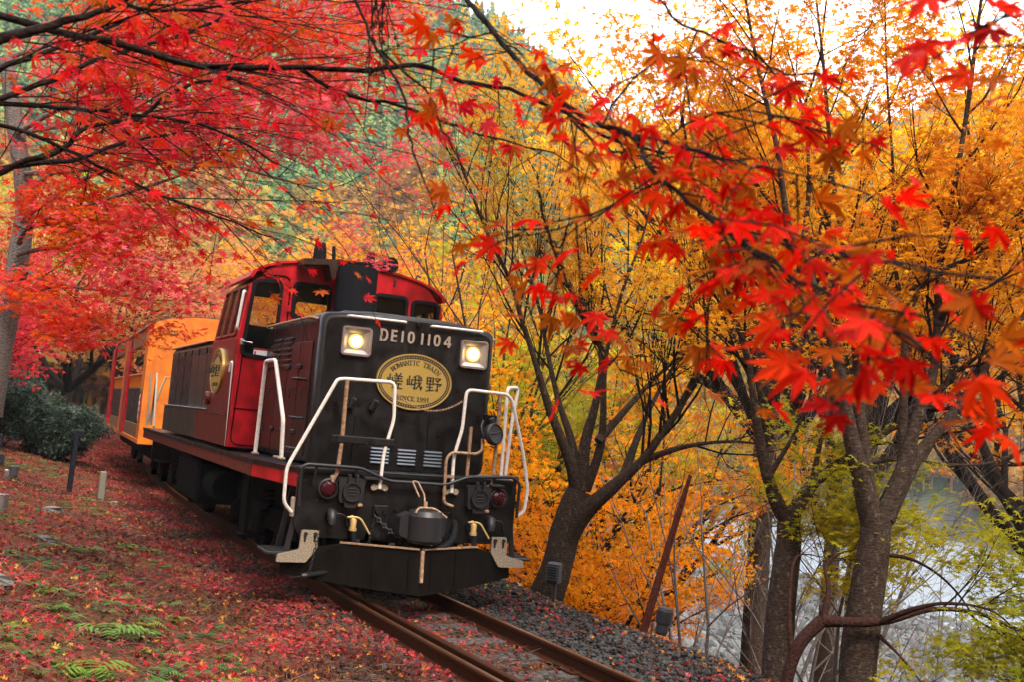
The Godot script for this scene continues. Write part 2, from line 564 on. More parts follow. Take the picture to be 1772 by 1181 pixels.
func chain(mb: Mb, a: Vector3, b: Vector3, sag: float, cnt: int, r := 0.007) -> void:
	var prev := a
	for i in range(1, cnt + 1):
		var t := i / float(cnt)
		var p := a.lerp(b, t) - Vector3(0, sag * 4.0 * t * (1.0 - t), 0)
		var d := (p - prev)
		var side := d.cross(Vector3.UP if i % 2 else Vector3.FORWARD).normalized() * r * 1.6
		mb.tube([prev - d * 0.15, (prev + p) * 0.5 + side, p + d * 0.15], [r * 0.55, r * 0.55, r * 0.55], 5)
		mb.tube([prev - d * 0.15, (prev + p) * 0.5 - side, p + d * 0.15], [r * 0.55, r * 0.55, r * 0.55], 5)
		prev = p

func hood_section(side: float, top: float, mid: float, base: float) -> PackedVector2Array:
	return arc_poly([Vector2(-side, base), Vector2(side, base), Vector2(side, top), Vector2(side * 0.45, mid), Vector2(-side * 0.45, mid), Vector2(-side, top)], 0.09)

func make_loco() -> void:
	var t := thing("diesel_locomotive", "black and red diesel locomotive with lit headlights and oval brass badge", "locomotive", Transform3D(Basis(Vector3.UP, YAW), DR * LAT + DF * -10.6))
	var mb: Mb
	# --- front hood: side skin, rounded nose
	mb = Mb.new()
	var sec := hood_section(1.01, 2.93, 3.0, 1.3)
	mb.prism(sec, 2.42, Transform3D(Basis.IDENTITY, Vector3(0, 0, -0.53)))
	var cnt := sec.size()
	var pr := sec
	var pz := -0.53
	var ctr := Vector2(0, 2.1)
	for j in 5:                                          # rounded edge of the nose
		var ang := (j + 1) / 5.0 * PI * 0.5
		var ins := 0.08 * (1.0 - cos(ang))
		var z := -0.53 + 0.08 * sin(ang)
		var ring := PackedVector2Array()
		for q in sec:
			ring.append(Vector2(q.x - signf(q.x) * minf(ins, absf(q.x)), q.y - (ins if q.y > 1.6 else 0.0)))
		for i in cnt:
			var i2 := (i + 1) % cnt
			var na := Vector3((sec[i] - ctr).x * 0.9, maxf((sec[i] - ctr).y, 0.0), 0).normalized() * cos(ang) + Vector3(0, 0, sin(ang))
			var nb := Vector3((sec[i2] - ctr).x * 0.9, maxf((sec[i2] - ctr).y, 0.0), 0).normalized() * cos(ang) + Vector3(0, 0, sin(ang))
			mb.trin(Vector3(pr[i].x, pr[i].y, pz), Vector3(pr[i2].x, pr[i2].y, pz), Vector3(ring[i2].x, ring[i2].y, z), na, nb, nb)
			mb.trin(Vector3(pr[i].x, pr[i].y, pz), Vector3(ring[i2].x, ring[i2].y, z), Vector3(ring[i].x, ring[i].y, z), na, nb, na)
		pr = ring
		pz = z
	mb.prism(pr, 0.01, Transform3D(Basis.IDENTITY, Vector3(0, 0, -0.4502)))
	var hood := part(t, "front_hood", mb, M["black"])
	# engine doors along the near side of the hood
	for k in 4:
		mb = Mb.new()
		var z := -0.92 - 0.52 * k
		mb.box(Vector3(-1.017, 2.0, z), Vector3(0.016, 1.24, 0.49), 0.006)
		var door := part(hood, "side_door", mb, M["grime"])
		for y in [1.62, 2.34]:
			mb = Mb.new()
			mb.box(Vector3(-1.04, y, z - 0.2), Vector3(0.03, 0.05, 0.16), 0.008)
			part(t, "door_hinge", mb, M["iron"])
		mb = Mb.new()
		mb.tube([Vector3(-1.03, 2.1, z + 0.15), Vector3(-1.075, 2.1, z + 0.15), Vector3(-1.075, 1.98, z + 0.15)], [0.009, 0.009, 0.009], 6)
		part(t, "door_latch", mb, M["iron"])
	for k in 2:
		for j in 6:
			mb = Mb.new()
			mb.box(Vector3(-1.03, 2.36 + j * 0.065, -1.75 - k * 0.55), Vector3(0.05, 0.03, 0.34), 0.006, Basis(Vector3(0, 0, 1), 0.5))
			part(hood, "vent_slat", mb, M["grime"])
	mb = Mb.new()
	mb.box(Vector3(0, 3.005, -1.7), Vector3(1.1, 0.05, 1.5), 0.02)
	mb.box(Vector3(-0.55, 2.98, -0.95), Vector3(0.3, 0.04, 0.5), 0.015)
	part(hood, "roof_hatch", mb, M["black"])
	mb = Mb.new()
	mb.pipe([Vector3(-1.0, 2.86, -0.62), Vector3(-1.09, 2.87, -0.64), Vector3(-1.09, 2.87, -2.75), Vector3(-1.0, 2.86, -2.78)], 0.018, 8, 0.04)
	part(t, "hood_handrail", mb, M["cream"])
	mb = Mb.new()
	mb.pipe([Vector3(1.0, 2.86, -0.62), Vector3(1.09, 2.87, -0.64), Vector3(1.09, 2.87, -2.75), Vector3(1.0, 2.86, -2.78)], 0.018, 8, 0.04)
	part(t, "hood_handrail", mb, M["cream"])
	# grab bars above the lamps
	for s in [[-0.735, -0.09], [0.22, 0.825]]:
		mb = Mb.new()
		mb.pipe([Vector3(s[0], 2.91, -0.46), Vector3(s[0], 2.915, -0.40), Vector3(s[1], 2.922, -0.40), Vector3(s[1], 2.915, -0.46)], 0.014, 8, 0.025)
		part(t, "grab_bar", mb, M["white"])
	mb = Mb.new()
	mb.disc(Vector3(0.075, 2.915, -0.46), Vector3(0, 0, 1), 0.03, 0.05, 12)
	part(t, "bolt", mb, M["black"])
	# --- headlights
	for s in [-0.622, 0.745]:
		var c := Vector3(s, 2.648, -0.45)
		mb = Mb.new()
		frame_ring(mb, rect_poly(s - 0.155, 2.648 - 0.15, s + 0.155, 2.648 + 0.15, 0.035), 0.022, 0.05, Transform3D(Basis.IDENTITY, Vector3(0, 0, -0.45)))
		var lamp := part(t, "headlight", mb, M["chrome"])
		mb = Mb.new()
		for k in 4:                                       # funnel of the reflector
			var a0 := PI * 0.25 + PI * 0.5 * k
			var a1 := a0 + PI * 0.5
			var o0 := Vector3(signf(cos(a0)) * 0.15, signf(sin(a0)) * 0.145, 0.045)
			var o1 := Vector3(signf(cos(a1)) * 0.15, signf(sin(a1)) * 0.145, 0.045)
			var i0 := Vector3(signf(cos(a0)) * 0.092, signf(sin(a0)) * 0.092, 0.004)
			var i1 := Vector3(signf(cos(a1)) * 0.092, signf(sin(a1)) * 0.092, 0.004)
			mb.quad(c + o0, c + o1, c + i1, c + i0)
		mb.box(c + Vector3(0, 0, 0.003), Vector3(0.184, 0.184, 0.004))
		part(lamp, "reflector", mb, M["reflector"])
		mb = Mb.new()
		mb.lathe([Vector2(0.083, 0.0), Vector2(0.083, 0.012), Vector2(0.066, 0.016), Vector2(0, 0.018)], 24, Transform3D(Basis(Vector3.RIGHT, PI / 2), c + Vector3(0, 0, 0.006)))
		part(lamp, "bulb_glow", mb, M["bulb"])
		mb = Mb.new()
		mb.lathe([Vector2(0.064, 0.0), Vector2(0.055, 0.010), Vector2(0, 0.014)], 20, Transform3D(Basis(Vector3.RIGHT, PI / 2), c + Vector3(0, 0, 0.0215)))
		part(lamp, "lamp_core", mb, M["bulb_core"])
		var li := SpotLight3D.new()
		li.name = "headlight_beam"
		li.light_color = Color(1.0, 0.75, 0.38)
		li.light_energy = 0.07
		li.light_size = 0.07
		li.spot_range = 40.0
		li.spot_attenuation = 2.0
		li.spot_angle = 70.0
		li.shadow_enabled = true
		t.add_child(li, true)
		li.position = c + Vector3(0, 0, 0.047)
		li.rotation = Vector3(0, PI, 0)
	# --- number and badge
	mb = Mb.new()
	for g in [["D", -0.318], ["E", -0.205], ["1", -0.105], ["0", -0.005], ["1", 0.125], ["1", 0.205], ["0", 0.30], ["4", 0.425]]:
		if g[0] == "1":
			mb.box(Vector3(g[1], 2.755, -0.443), Vector3(0.026, 0.136, 0.014), 0.003)
		else:
			mb.add(text_mesh(g[0], 0.137, 0.014, false, true), Transform3D(Basis.from_scale(Vector3(0.88, 1, 1)), Vector3(g[1], 2.755, -0.443)))
	part(t, "number_lettering", mb, M["letter"])
	badge(t, Transform3D(Basis.IDENTITY, Vector3(0.075, 2.272, -0.45)), "brass_badge")
	# --- louvres
	for k in 3:
		var x := -0.24 + 0.306 * k
		for j in 5:
			mb = Mb.new()
			mb.box(Vector3(x, 1.375 + j * 0.037, -0.437), Vector3(0.215, 0.024, 0.03), 0.008, Basis(Vector3.RIGHT, 0.5))
			part(hood, "louvre_slat", mb, M["steel_blue"])
	for x in [0.29, -0.55]:
		mb = Mb.new()
		mb.box(Vector3(x, 1.62, -0.448), Vector3(0.006, 0.6, 0.008))
		part(hood, "panel_seam", mb, M["under"])
	# --- deck and sills
	mb = Mb.new()
	var deck := PackedVector2Array([Vector2(-1.21, 0.0), Vector2(1.21, 0.0), Vector2(1.41, 1.35), Vector2(1.41, 11.5), Vector2(-1.41, 11.5), Vector2(-1.41, 1.35)])
	mb.prism(deck, 0.05, Transform3D(Basis(Vector3(1, 0, 0), Vector3(0, 0, -1), Vector3(0, 1, 0)), Vector3(0, 1.335, 0)).translated(Vector3(0, -0.05, 0)))
	part(t, "deck", mb, M["black"])
	for s in [-1.0, 1.0]:
		mb = Mb.new()
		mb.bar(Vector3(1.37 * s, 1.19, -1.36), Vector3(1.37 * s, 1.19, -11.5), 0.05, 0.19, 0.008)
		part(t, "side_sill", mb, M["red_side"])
		mb = Mb.new()
		mb.bar(Vector3(1.185 * s, 1.19, -0.05), Vector3(1.37 * s, 1.19, -1.355), 0.05, 0.19, 0.008)
		part(t, "front_sill", mb, M["red"])
	# --- buffer beam with everything on it
	mb = Mb.new()
	mb.prism(PackedVector2Array([Vector2(-1.21, 0.72), Vector2(-1.13, 0.61), Vector2(-0.47, 0.60), Vector2(-0.45, 0.70), Vector2(-0.33, 0.70), Vector2(-0.3, 0.58), Vector2(0.38, 0.58), Vector2(0.42, 0.60), Vector2(1.15, 0.60), Vector2(1.21, 0.72), Vector2(1.21, 1.2), Vector2(1.17, 1.24), Vector2(-1.17, 1.24), Vector2(-1.21, 1.2)]), 0.05)
	part(t, "buffer_beam", mb, M["black"])
	mb = Mb.new()
	mb.box(Vector3(0, 1.27, -0.16), Vector3(2.3, 0.06, 0.34), 0.01)
	part(t, "footplate", mb, M["black"])
	for s in [-0.905, 0.99]:
		mb = Mb.new()
		mb.lathe([Vector2(0.105, 0), Vector2(0.105, 0.05), Vector2(0.09, 0.055), Vector2(0.085, 0.05)], 28, Transform3D(Basis(Vector3.RIGHT, PI / 2), Vector3(s, 1.10, 0)))
		var tl := part(t, "tail_lamp", mb, M["iron"])
		mb = Mb.new()
		mb.lathe([Vector2(0.086, 0.03), Vector2(0.078, 0.062), Vector2(0.05, 0.085), Vector2(0, 0.095)], 24, Transform3D(Basis(Vector3.RIGHT, PI / 2), Vector3(s, 1.10, 0)))
		part(tl, "lens", mb, M["red_lens"])
	for s in [-0.675, 0.735]:
		mb = Mb.new()                                        # jumper socket
		mb.prism(arc_poly([Vector2(s - 0.12, 0.97), Vector2(s + 0.12, 0.97), Vector2(s + 0.14, 1.22), Vector2(s - 0.14, 1.22)], 0.03), 0.08, Transform3D(Basis.IDENTITY, Vector3(0, 0, 0.09)))
		mb.box(Vector3(s, 0.955, 0.06), Vector3(0.13, 0.07, 0.1), 0.01)
		mb.box(Vector3(s + 0.2, 1.23, 0.05), Vector3(0.16, 0.03, 0.12), 0.006)
		for x in [-0.04, 0.04]:
			mb.box(Vector3(s + x, 1.21, 0.11), Vector3(0.03, 0.1, 0.05), 0.008)
		var js := part(t, "jumper_socket", mb, M["iron"])
		mb = Mb.new()
		mb.disc(Vector3(s, 1.085, 0.09), Vector3(0, 0, 1), 0.1, 0.03, 20)
		mb.lathe([Vector2(0.1, 0.0), Vector2(0.1, 0.04), Vector2(0.085, 0.04), Vector2(0.085, 0.0)], 20, Transform3D(Basis(Vector3.RIGHT, PI / 2), Vector3(s, 1.085, 0.1)))
		for y in [-0.03, 0.0, 0.03]:
			mb.box(Vector3(s, 1.085 + y, 0.125), Vector3(0.08, 0.012, 0.012), 0.003)
		part(js, "socket_lid", mb, M["iron"])
		mb = Mb.new()
		mb.box(Vector3(s + 0.1, 0.955, 0.09), Vector3(0.05, 0.035, 0.04), 0.008)
		part(js, "catch", mb, M["cream"])
	for s in [-1.0, 1.0]:                                   # cream lifting brackets
		mb = Mb.new()
		mb.prism(arc_poly([Vector2(0.955 * s, 0.68), Vector2(1.13 * s, 0.68), Vector2(1.14 * s, 0.485), Vector2(1.35 * s, 0.435), Vector2(1.36 * s, 0.36), Vector2(1.06 * s, 0.36), Vector2(0.955 * s, 0.51)], 0.02), 0.03, Transform3D(Basis.IDENTITY, Vector3(0, 0, 0.034)))
		var br := part(t, "step_bracket", mb, M["bracket"])
		mb = Mb.new()
		for x in [0.99, 1.09]:
			mb.box(Vector3(x * s, 0.61, 0.036), Vector3(0.022, 0.09, 0.01), 0.004)
			mb.disc(Vector3(x * s, 0.645, 0.034), Vector3(0, 0, 1), 0.018, 0.03, 10)
		part(br, "bracket_bolt", mb, M["iron"])
		mb = Mb.new()
		mb.box(Vector3(1.3 * s, 0.44, -0.22), Vector3(0.3, 0.03, 0.46), 0.006)
		for z in [-0.05, -0.4]:
			mb.bar(Vector3(1.25 * s, 0.45, z), Vector3(1.15 * s, 1.1, z), 0.03, 0.05)
		for k in 7:
			mb.box(Vector3(1.3 * s, 0.458, -0.05 - k * 0.06), Vector3(0.28, 0.012, 0.012))
		part(t, "corner_step", mb, M["iron"])
	for s in [-0.62, 0.71]:                                 # air hoses with brass taps
		mb = Mb.new()
		mb.disc(Vector3(s - 0.02, 0.78, 0), Vector3(0, 0, 1), 0.055, 0.04, 16)
		mb.pipe([Vector3(s, 0.73, 0.07), Vector3(s + 0.03, 0.5, 0.1), Vector3(s - 0.03, 0.36, 0.1), Vector3(s - 0.22, 0.27, 0.06), Vector3(s - 0.42, 0.235, 0.04)] if s < 0 else [Vector3(s, 0.73, 0.07), Vector3(s + 0.02, 0.5, 0.1), Vector3(s + 0.01, 0.25, 0.08)], 0.029, 10, 0.14)
		var ho := part(t, "air_hose", mb, M["rubber"])
		mb = Mb.new()
		mb.tube([Vector3(s - 0.02, 0.83, 0.04), Vector3(s, 0.80, 0.07), Vector3(s, 0.70, 0.07)], [0.028, 0.036, 0.03], 10)
		mb.disc(Vector3(s, 0.695, 0.07), Vector3(0, 1, 0), 0.04, 0.03, 12)
		mb.pipe([Vector3(s - 0.07, 0.83, 0.08), Vector3(s + 0.06, 0.835, 0.09), Vector3(s + 0.17, 0.67, 0.11)], 0.011, 6, 0.05)
		part(ho, "brass_tap", mb, M["tap_brass"])
		if s < 0:
			mb = Mb.new()
			mb.disc(Vector3(s - 0.42, 0.235, 0.04), Vector3(-1, -0.15, 0), 0.03, 0.05, 12)
			mb.bar(Vector3(s - 0.48, 0.228, 0.04), Vector3(s - 0.58, 0.21, 0.04), 0.014, 0.012)
			chain(mb, Vector3(s - 0.33, 0.68, 0.03), Vector3(s - 0.4, 0.26, 0.05), 0.0, 12, 0.009)
			part(ho, "hose_end", mb, M["iron"])
	for s in [-0.85, 0.905]:
		mb = Mb.new()
		mb.tube([Vector3(s, 0.86, 0.03), Vector3(s, 0.86, 0.07), Vector3(s, 0.8, 0.09), Vector3(s, 0.75, 0.09)], [0.05, 0.05, 0.045, 0.03], 12)
		mb.pipe([Vector3(s + 0.05, 0.86, 0.05), Vector3(s + 0.14, 0.85, 0.06), Vector3(s + 0.18, 0.74, 0.03)], 0.008, 6, 0.04)
		part(t, "pipe_plug", mb, M["iron"])
	# coupler
	mb = Mb.new()
	mb.lathe([Vector2(0, 0.62), Vector2(0.17, 0.625), Vector2(0.2, 0.66), Vector2(0.205, 0.9), Vector2(0.18, 0.95), Vector2(0.08, 0.965), Vector2(0, 0.965)], 28, Transform3D(Basis.from_scale(Vector3(0.92, 1, 1.0)), Vector3(0.055, 0.0, 0.32)))
	mb.box(Vector3(0.05, 0.78, 0.12), Vector3(0.24, 0.22, 0.5), 0.03)
	mb.prism(arc_poly([Vector2(-0.12, 0.66), Vector2(-0.22, 0.7), Vector2(-0.22, 0.88), Vector2(-0.1, 0.94)], 0.03), 0.16, Transform3D(Basis.IDENTITY, Vector3(0, 0, 0.34)))
	mb.prism(arc_poly([Vector2(0.2, 0.66), Vector2(0.29, 0.7), Vector2(0.29, 0.9), Vector2(0.2, 0.94)], 0.03), 0.2, Transform3D(Basis.IDENTITY, Vector3(0, 0, 0.3)))
	var cp := part(t, "coupler", mb, M["iron"])
	mb = Mb.new()
	mb.pipe([Vector3(-0.1, 0.93, 0.44), Vector3(-0.06, 0.985, 0.40), Vector3(0.12, 0.985, 0.40), Vector3(0.24, 0.9, 0.44)], 0.012, 6, 0.05)
	mb.tube([Vector3(0.05, 0.97, 0.32), Vector3(0.05, 1.04, 0.3)], [0.025, 0.02], 8)
	mb.pipe([Vector3(0.05, 1.02, 0.28), Vector3(0.07, 1.1, 0.2), Vector3(0.02, 1.23, 0.1), Vector3(-0.04, 1.23, 0.1), Vector3(0.0, 1.08, 0.24)], 0.01, 6, 0.03)
	part(cp, "coupler_lifter", mb, M["cream"])
	mb = Mb.new()
	mb.box(Vector3(-0.33, 0.78, 0.02), Vector3(0.16, 0.36, 0.06), 0.01)
	mb.box(Vector3(0.42, 0.75, 0.02), Vector3(0.14, 0.34, 0.06), 0.01)
	for y in [0.66, 0.9]:
		for x in [-0.37, -0.29, 0.38, 0.45]:
			mb.disc(Vector3(x, y, 0.05), Vector3(0, 0, 1), 0.025, 0.03, 8)
	part(t, "coupler_guide", mb, M["black"])
	mb = Mb.new()
	mb.pipe([Vector3(-0.1, 0.6, 0.2), Vector3(0.0, 0.57, 0.3), Vector3(0.24, 0.56, 0.33), Vector3(0.42, 0.64, 0.2), Vector3(0.49, 0.76, 0.1), Vector3(0.5, 0.82, 0.02)], 0.035, 10, 0.12)
	part(t, "brake_hose", mb, M["rubber"])
	mb = Mb.new()
	chain(mb, Vector3(-0.4, 0.86, 0.06), Vector3(-0.05, 0.62, 0.2), 0.04, 12, 0.016)
	chain(mb, Vector3(-0.4, 0.84, 0.06), Vector3(-0.43, 0.56, 0.04), 0.0, 8, 0.01)
	part(t, "coupling_chain", mb, M["iron"])
	mb = Mb.new()
	chain(mb, Vector3(-0.28, 2.12, 0.03), Vector3(0.47, 2.1, 0.03), 0.14, 44, 0.007)
	part(t, "safety_chain", mb, M["cream"])
	# uncoupling lever across the beam
	mb = Mb.new()
	mb.pipe([Vector3(-1.2, 0.92, 0.08), Vector3(-1.215, 1.3, 0.1), Vector3(-1.16, 1.335, 0.1), Vector3(-0.6, 1.33, 0.1), Vector3(-0.3, 1.215, 0.1), Vector3(0.34, 1.21, 0.1), Vector3(0.58, 1.305, 0.1), Vector3(1.12, 1.335, 0.1), Vector3(1.2, 1.27, 0.1), Vector3(1.2, 0.9, 0.08)], 0.018, 8, 0.07)
	for x in [-1.06, -0.64, 0.9, 1.14]:
		mb.bar(Vector3(x, 1.12, 0.02), Vector3(x, 1.345, 0.1), 0.025, 0.02)
	part(t, "uncoupling_lever", mb, M["iron"])
	# --- white front railings
	mb = Mb.new()
	mb.pipe([Vector3(-1.25, 0.85, 0.02), Vector3(-1.345, 0.94, 0.05), Vector3(-1.35, 1.285, 0.05), Vector3(-0.925, 2.2, 0.05), Vector3(-0.86, 2.215, 0.05), Vector3(-0.31, 2.23, 0.05), Vector3(-0.285, 1.84, 0.05), Vector3(-0.36, 1.5, 0.05), Vector3(-0.37, 1.13, 0.05)], 0.0185, 10, 0.07)
	var rl := part(t, "railing", mb, M["white"])
	mb = Mb.new()
	mb.tube([Vector3(-0.82, 2.205, 0.05), Vector3(-0.815, 1.62, 0.05), Vector3(-0.83, 1.27, 0.05), Vector3(-0.87, 1.17, 0.03)], [0.021, 0.021, 0.021, 0.019], 10)
	part(rl, "rail_post", mb, M["cream"])
	mb = Mb.new()
	for x in [-0.43, -0.31]:
		mb.disc(Vector3(x, 1.14, 0.0), Vector3(0, 0, 1), 0.032, 0.05, 12)
	mb.box(Vector3(-0.37, 1.14, 0.035), Vector3(0.16, 0.05, 0.02), 0.01)
	mb.box(Vector3(-0.87, 1.17, 0.03), Vector3(0.05, 0.14, 0.05), 0.015)
	mb.box(Vector3(-1.24, 0.9, 0.0), Vector3(0.04, 0.2, 0.05), 0.01)
	part(rl, "post_foot", mb, M["bracket"])
	mb = Mb.new()
	mb.prism(PackedVector2Array([Vector2(-0.83, 1.84), Vector2(-0.3, 1.86), Vector2(-0.29, 2.0), Vector2(-0.55, 2.0), Vector2(-0.58, 1.94), Vector2(-0.72, 1.94), Vector2(-0.76, 2.02), Vector2(-0.83, 2.03)]), 0.02, Transform3D(Basis.IDENTITY, Vector3(0, 0, 0.035)))
	for x in [-0.75, -0.52]:
		mb.box(Vector3(x, 1.97, 0.06), Vector3(0.06, 0.13, 0.06), 0.015, Basis(Vector3(0, 0, 1), -0.4))
	part(rl, "marker_plate", mb, M["black"])
	mb = Mb.new()
	mb.box(Vector3(-0.57, 1.605, -0.02), Vector3(0.62, 0.075, 0.2), 0.008)
	part(rl, "foot_step", mb, M["black"])
	mb = Mb.new()
	mb.pipe([Vector3(0.43, 1.13, 0.05), Vector3(0.42, 1.51, 0.05), Vector3(0.488, 1.80, 0.05), Vector3(0.5, 2.23, 0.05), Vector3(0.98, 2.222, 0.05), Vector3(1.05, 2.16, 0.05), Vector3(1.24, 1.57, 0.05), Vector3(1.325, 1.2, 0.05), Vector3(1.3, 0.96, 0.05), Vector3(1.22, 0.9, 0.02)], 0.0185, 10, 0.07)
	rl = part(t, "railing", mb, M["white"])
	mb = Mb.new()
	mb.tube([Vector3(0.905, 2.215, 0.05), Vector3(0.893, 1.26, 0.05), Vector3(0.87, 1.15, 0.03)], [0.021, 0.021, 0.019], 10)
	mb.tube([Vector3(0.59, 1.84, 0.05), Vector3(0.59, 1.28, 0.05)], [0.019, 0.019], 10)
	part(rl, "rail_post", mb, M["cream"])
	mb = Mb.new()
	mb.pipe([Vector3(0.44, 0.99, 0.1), Vector3(0.33, 1.02, 0.1), Vector3(0.315, 1.48, 0.1), Vector3(0.37, 1.555, 0.1), Vector3(0.66, 1.555, 0.1), Vector3(0.72, 1.6, 0.1), Vector3(0.725, 1.72, 0.06)], 0.017, 8, 0.06)
	mb.bar(Vector3(0.32, 1.3, 0.09), Vector3(0.43, 1.3, 0.06), 0.03, 0.03)
	part(rl, "step_pipe", mb, M["cream"])
	mb = Mb.new()
	mb.prism(PackedVector2Array([Vector2(0.5, 1.84), Vector2(0.89, 1.85), Vector2(0.89, 1.98), Vector2(0.5, 1.985)]), 0.02, Transform3D(Basis.IDENTITY, Vector3(0, 0, 0.03)))
	part(rl, "marker_plate", mb, M["black"])
	mb = Mb.new()
	for x in [0.37, 0.48]:
		mb.disc(Vector3(x, 1.14, 0.0), Vector3(0, 0, 1), 0.032, 0.05, 12)
	mb.box(Vector3(0.425, 1.14, 0.035), Vector3(0.16, 0.05, 0.02), 0.01)
	mb.box(Vector3(0.87, 1.17, 0.03), Vector3(0.05, 0.14, 0.05), 0.015)
	part(rl, "post_foot", mb, M["bracket"])
	# second railing on the far side
	mb = Mb.new()
	mb.pipe([Vector3(1.02, 1.34, -0.02), Vector3(1.05, 2.30, -0.1), Vector3(1.25, 2.32, -0.25), Vector3(1.17, 1.9, -0.18), Vector3(1.12, 1.34, -0.12)], 0.02, 8, 0.06)
	part(t, "railing", mb, M["white"])
	# inspection lamp on the right railing
	mb = Mb.new()
	mb.lathe([Vector2(0.0, -0.03), Vector2(0.06, -0.02), Vector2(0.115, 0.02), Vector2(0.12, 0.07), Vector2(0.105, 0.09), Vector2(0.1, 0.075), Vector2(0, 0.07)], 24, Transform3D(Basis(Vector3.RIGHT, PI / 2 - 0.2).rotated(Vector3.UP, 0.35), Vector3(0.8, 1.77, 0.1)))
	mb.pipe([Vector3(0.72, 1.92, 0.06), Vector3(0.68, 1.84, 0.1), Vector3(0.72, 1.72, 0.14)], 0.012, 6, 0.04)
	mb.box(Vector3(0.83, 1.9, 0.08), Vector3(0.06, 0.12, 0.05), 0.01, Basis(Vector3(0, 0, 1), 0.5))
	mb.box(Vector3(0.8, 1.79, 0.19), Vector3(0.17, 0.016, 0.02), 0.004, Basis(Vector3(0, 0, 1), 0.25))
	part(t, "inspection_lamp", mb, M["iron"])
	# --- plough
	for s in [-1.0, 1.0]:
		mb = Mb.new()
		var pl := [Vector3(0, 0.56, 0.45), Vector3(0, 0.12, 0.5), Vector3(0.6 * s, 0.16, 0.22), Vector3(1.27 * s, 0.23, -0.12), Vector3(1.27 * s, 0.44, -0.18), Vector3(0.75 * s, 0.565, 0.12)]
		if s < 0:
			pl.reverse()
		var back := Vector3(0, 0, -0.03)
		for k in [[0, 1, 2], [0, 2, 5], [5, 2, 3], [5, 3, 4]]:
			if s > 0:
				mb.tri(pl[k[0]], pl[k[1]], pl[k[2]])
				mb.tri(pl[k[0]] + back, pl[k[2]] + back, pl[k[1]] + back)
			else:
				mb.tri(pl[5 - k[0]], pl[5 - k[2]], pl[5 - k[1]])
				mb.tri(pl[5 - k[0]] + back, pl[5 - k[1]] + back, pl[5 - k[2]] + back)
		for k in 6:
			mb.quad(pl[k], pl[k] + back, pl[(k + 1) % 6] + back, pl[(k + 1) % 6])
		var pw := part(t, "plough_blade", mb, M["plough"])
		mb = Mb.new()
		mb.bar(Vector3(0.02 * s, 0.575, 0.44), Vector3(0.75 * s, 0.58, 0.11), 0.05, 0.014)
		part(pw, "top_flange", mb, M["cream"])
		mb = Mb.new()
		for x in [0.12, 0.45]:
			mb.bar(Vector3(x * s, 0.53, 0.46 - x * 0.45), Vector3(x * s, 0.16, 0.5 - x * 0.45), 0.008, 0.006)
		part(pw, "plate_seam", mb, M["under"])
	mb = Mb.new()
	mb.bar(Vector3(0, 0.565, 0.47), Vector3(0.0, 0.25, 0.50), 0.035, 0.04, 0.006)
	part(t, "plough_rib", mb, M["cream"])
	# --- cab: hollow shell with window openings
	var cab := CSGCombiner3D.new()
	cab.name = "cab"
	t.add_child(cab, true)
	var prof := PackedVector2Array([Vector2(-1.38, 1.34), Vector2(1.38, 1.34), Vector2(1.38, 2.73), Vector2(1.29, 3.42)])
	for k in 9:
		var a := PI * k / 8.0
		prof.append(Vector2(cos(a) * 1.17, 3.53 + sin(a) * 0.30))
	prof.append(Vector2(-1.29, 3.42))
	prof.append(Vector2(-1.38, 2.73))
	var inner := PackedVector2Array()
	for q in prof:
		inner.append(Vector2(q.x * 0.965, 1.4 + (q.y - 1.34) * 0.955))
	for k in 2:
		var pg := CSGPolygon3D.new()
		pg.polygon = prof if k == 0 else inner
		pg.depth = 1.75 if k == 0 else 1.65
		pg.operation = CSGShape3D.OPERATION_UNION if k == 0 else CSGShape3D.OPERATION_SUBTRACTION
		pg.material = M["red"] if k == 0 else M["under"]
		cab.add_child(pg)
		pg.position = Vector3(0, 0, -2.95 if k == 0 else -3.0)
	var wins := [arc_poly([Vector2(-1.33, 2.5), Vector2(-0.92, 2.48), Vector2(-0.91, 3.49), Vector2(-1.25, 3.46)], 0.09), rect_poly(-0.74, 3.05, -0.28, 3.495, 0.07), rect_poly(0.34, 3.05, 0.78, 3.49, 0.07), rect_poly(0.87, 3.05, 1.235, 3.465, 0.07)]
	for k in 4:
		var q := CSGPolygon3D.new()
		q.polygon = wins[k]
		q.depth = 0.3
		q.operation = CSGShape3D.OPERATION_SUBTRACTION
		q.material = M["under"]
		cab.add_child(q)
		q.position = Vector3(0, 0, -2.85)
	for x in [[-0.95, -0.50], [-0.3, 0.35], [0.5, 0.95]]:
		var q := CSGPolygon3D.new()
		q.polygon = rect_poly(x[0], 3.02, x[1], 3.44, 0.07)
		q.depth = 0.3
		q.operation = CSGShape3D.OPERATION_SUBTRACTION
		q.material = M["under"]
		cab.add_child(q)
		q.position = Vector3(0, 0, -4.55)
	for s in [-1.0, 1.0]:
		for k in 3:
			var q := CSGBox3D.new()
			q.size = Vector3(0.3, 0.62, 0.40)
			q.operation = CSGShape3D.OPERATION_SUBTRACTION
			q.material = M["under"]
			cab.add_child(q)
			q.position = Vector3(1.34 * s, 3.08, -3.34 - 0.475 * k)
			q.rotation = Vector3(0, 0, 0.13 * s)
	for k in 4:
		mb = Mb.new()
		frame_ring(mb, wins[k], 0.045, 0.025, Transform3D(Basis.IDENTITY, Vector3(0, 0, -2.95)))
		var w := part(t, "cab_window", mb, M["rubber"])
		mb = Mb.new()
		mb.prism(wins[k], 0.008, Transform3D(Basis.IDENTITY, Vector3(0, 0, -2.965)))
		part(w, "pane", mb, M["glass"])
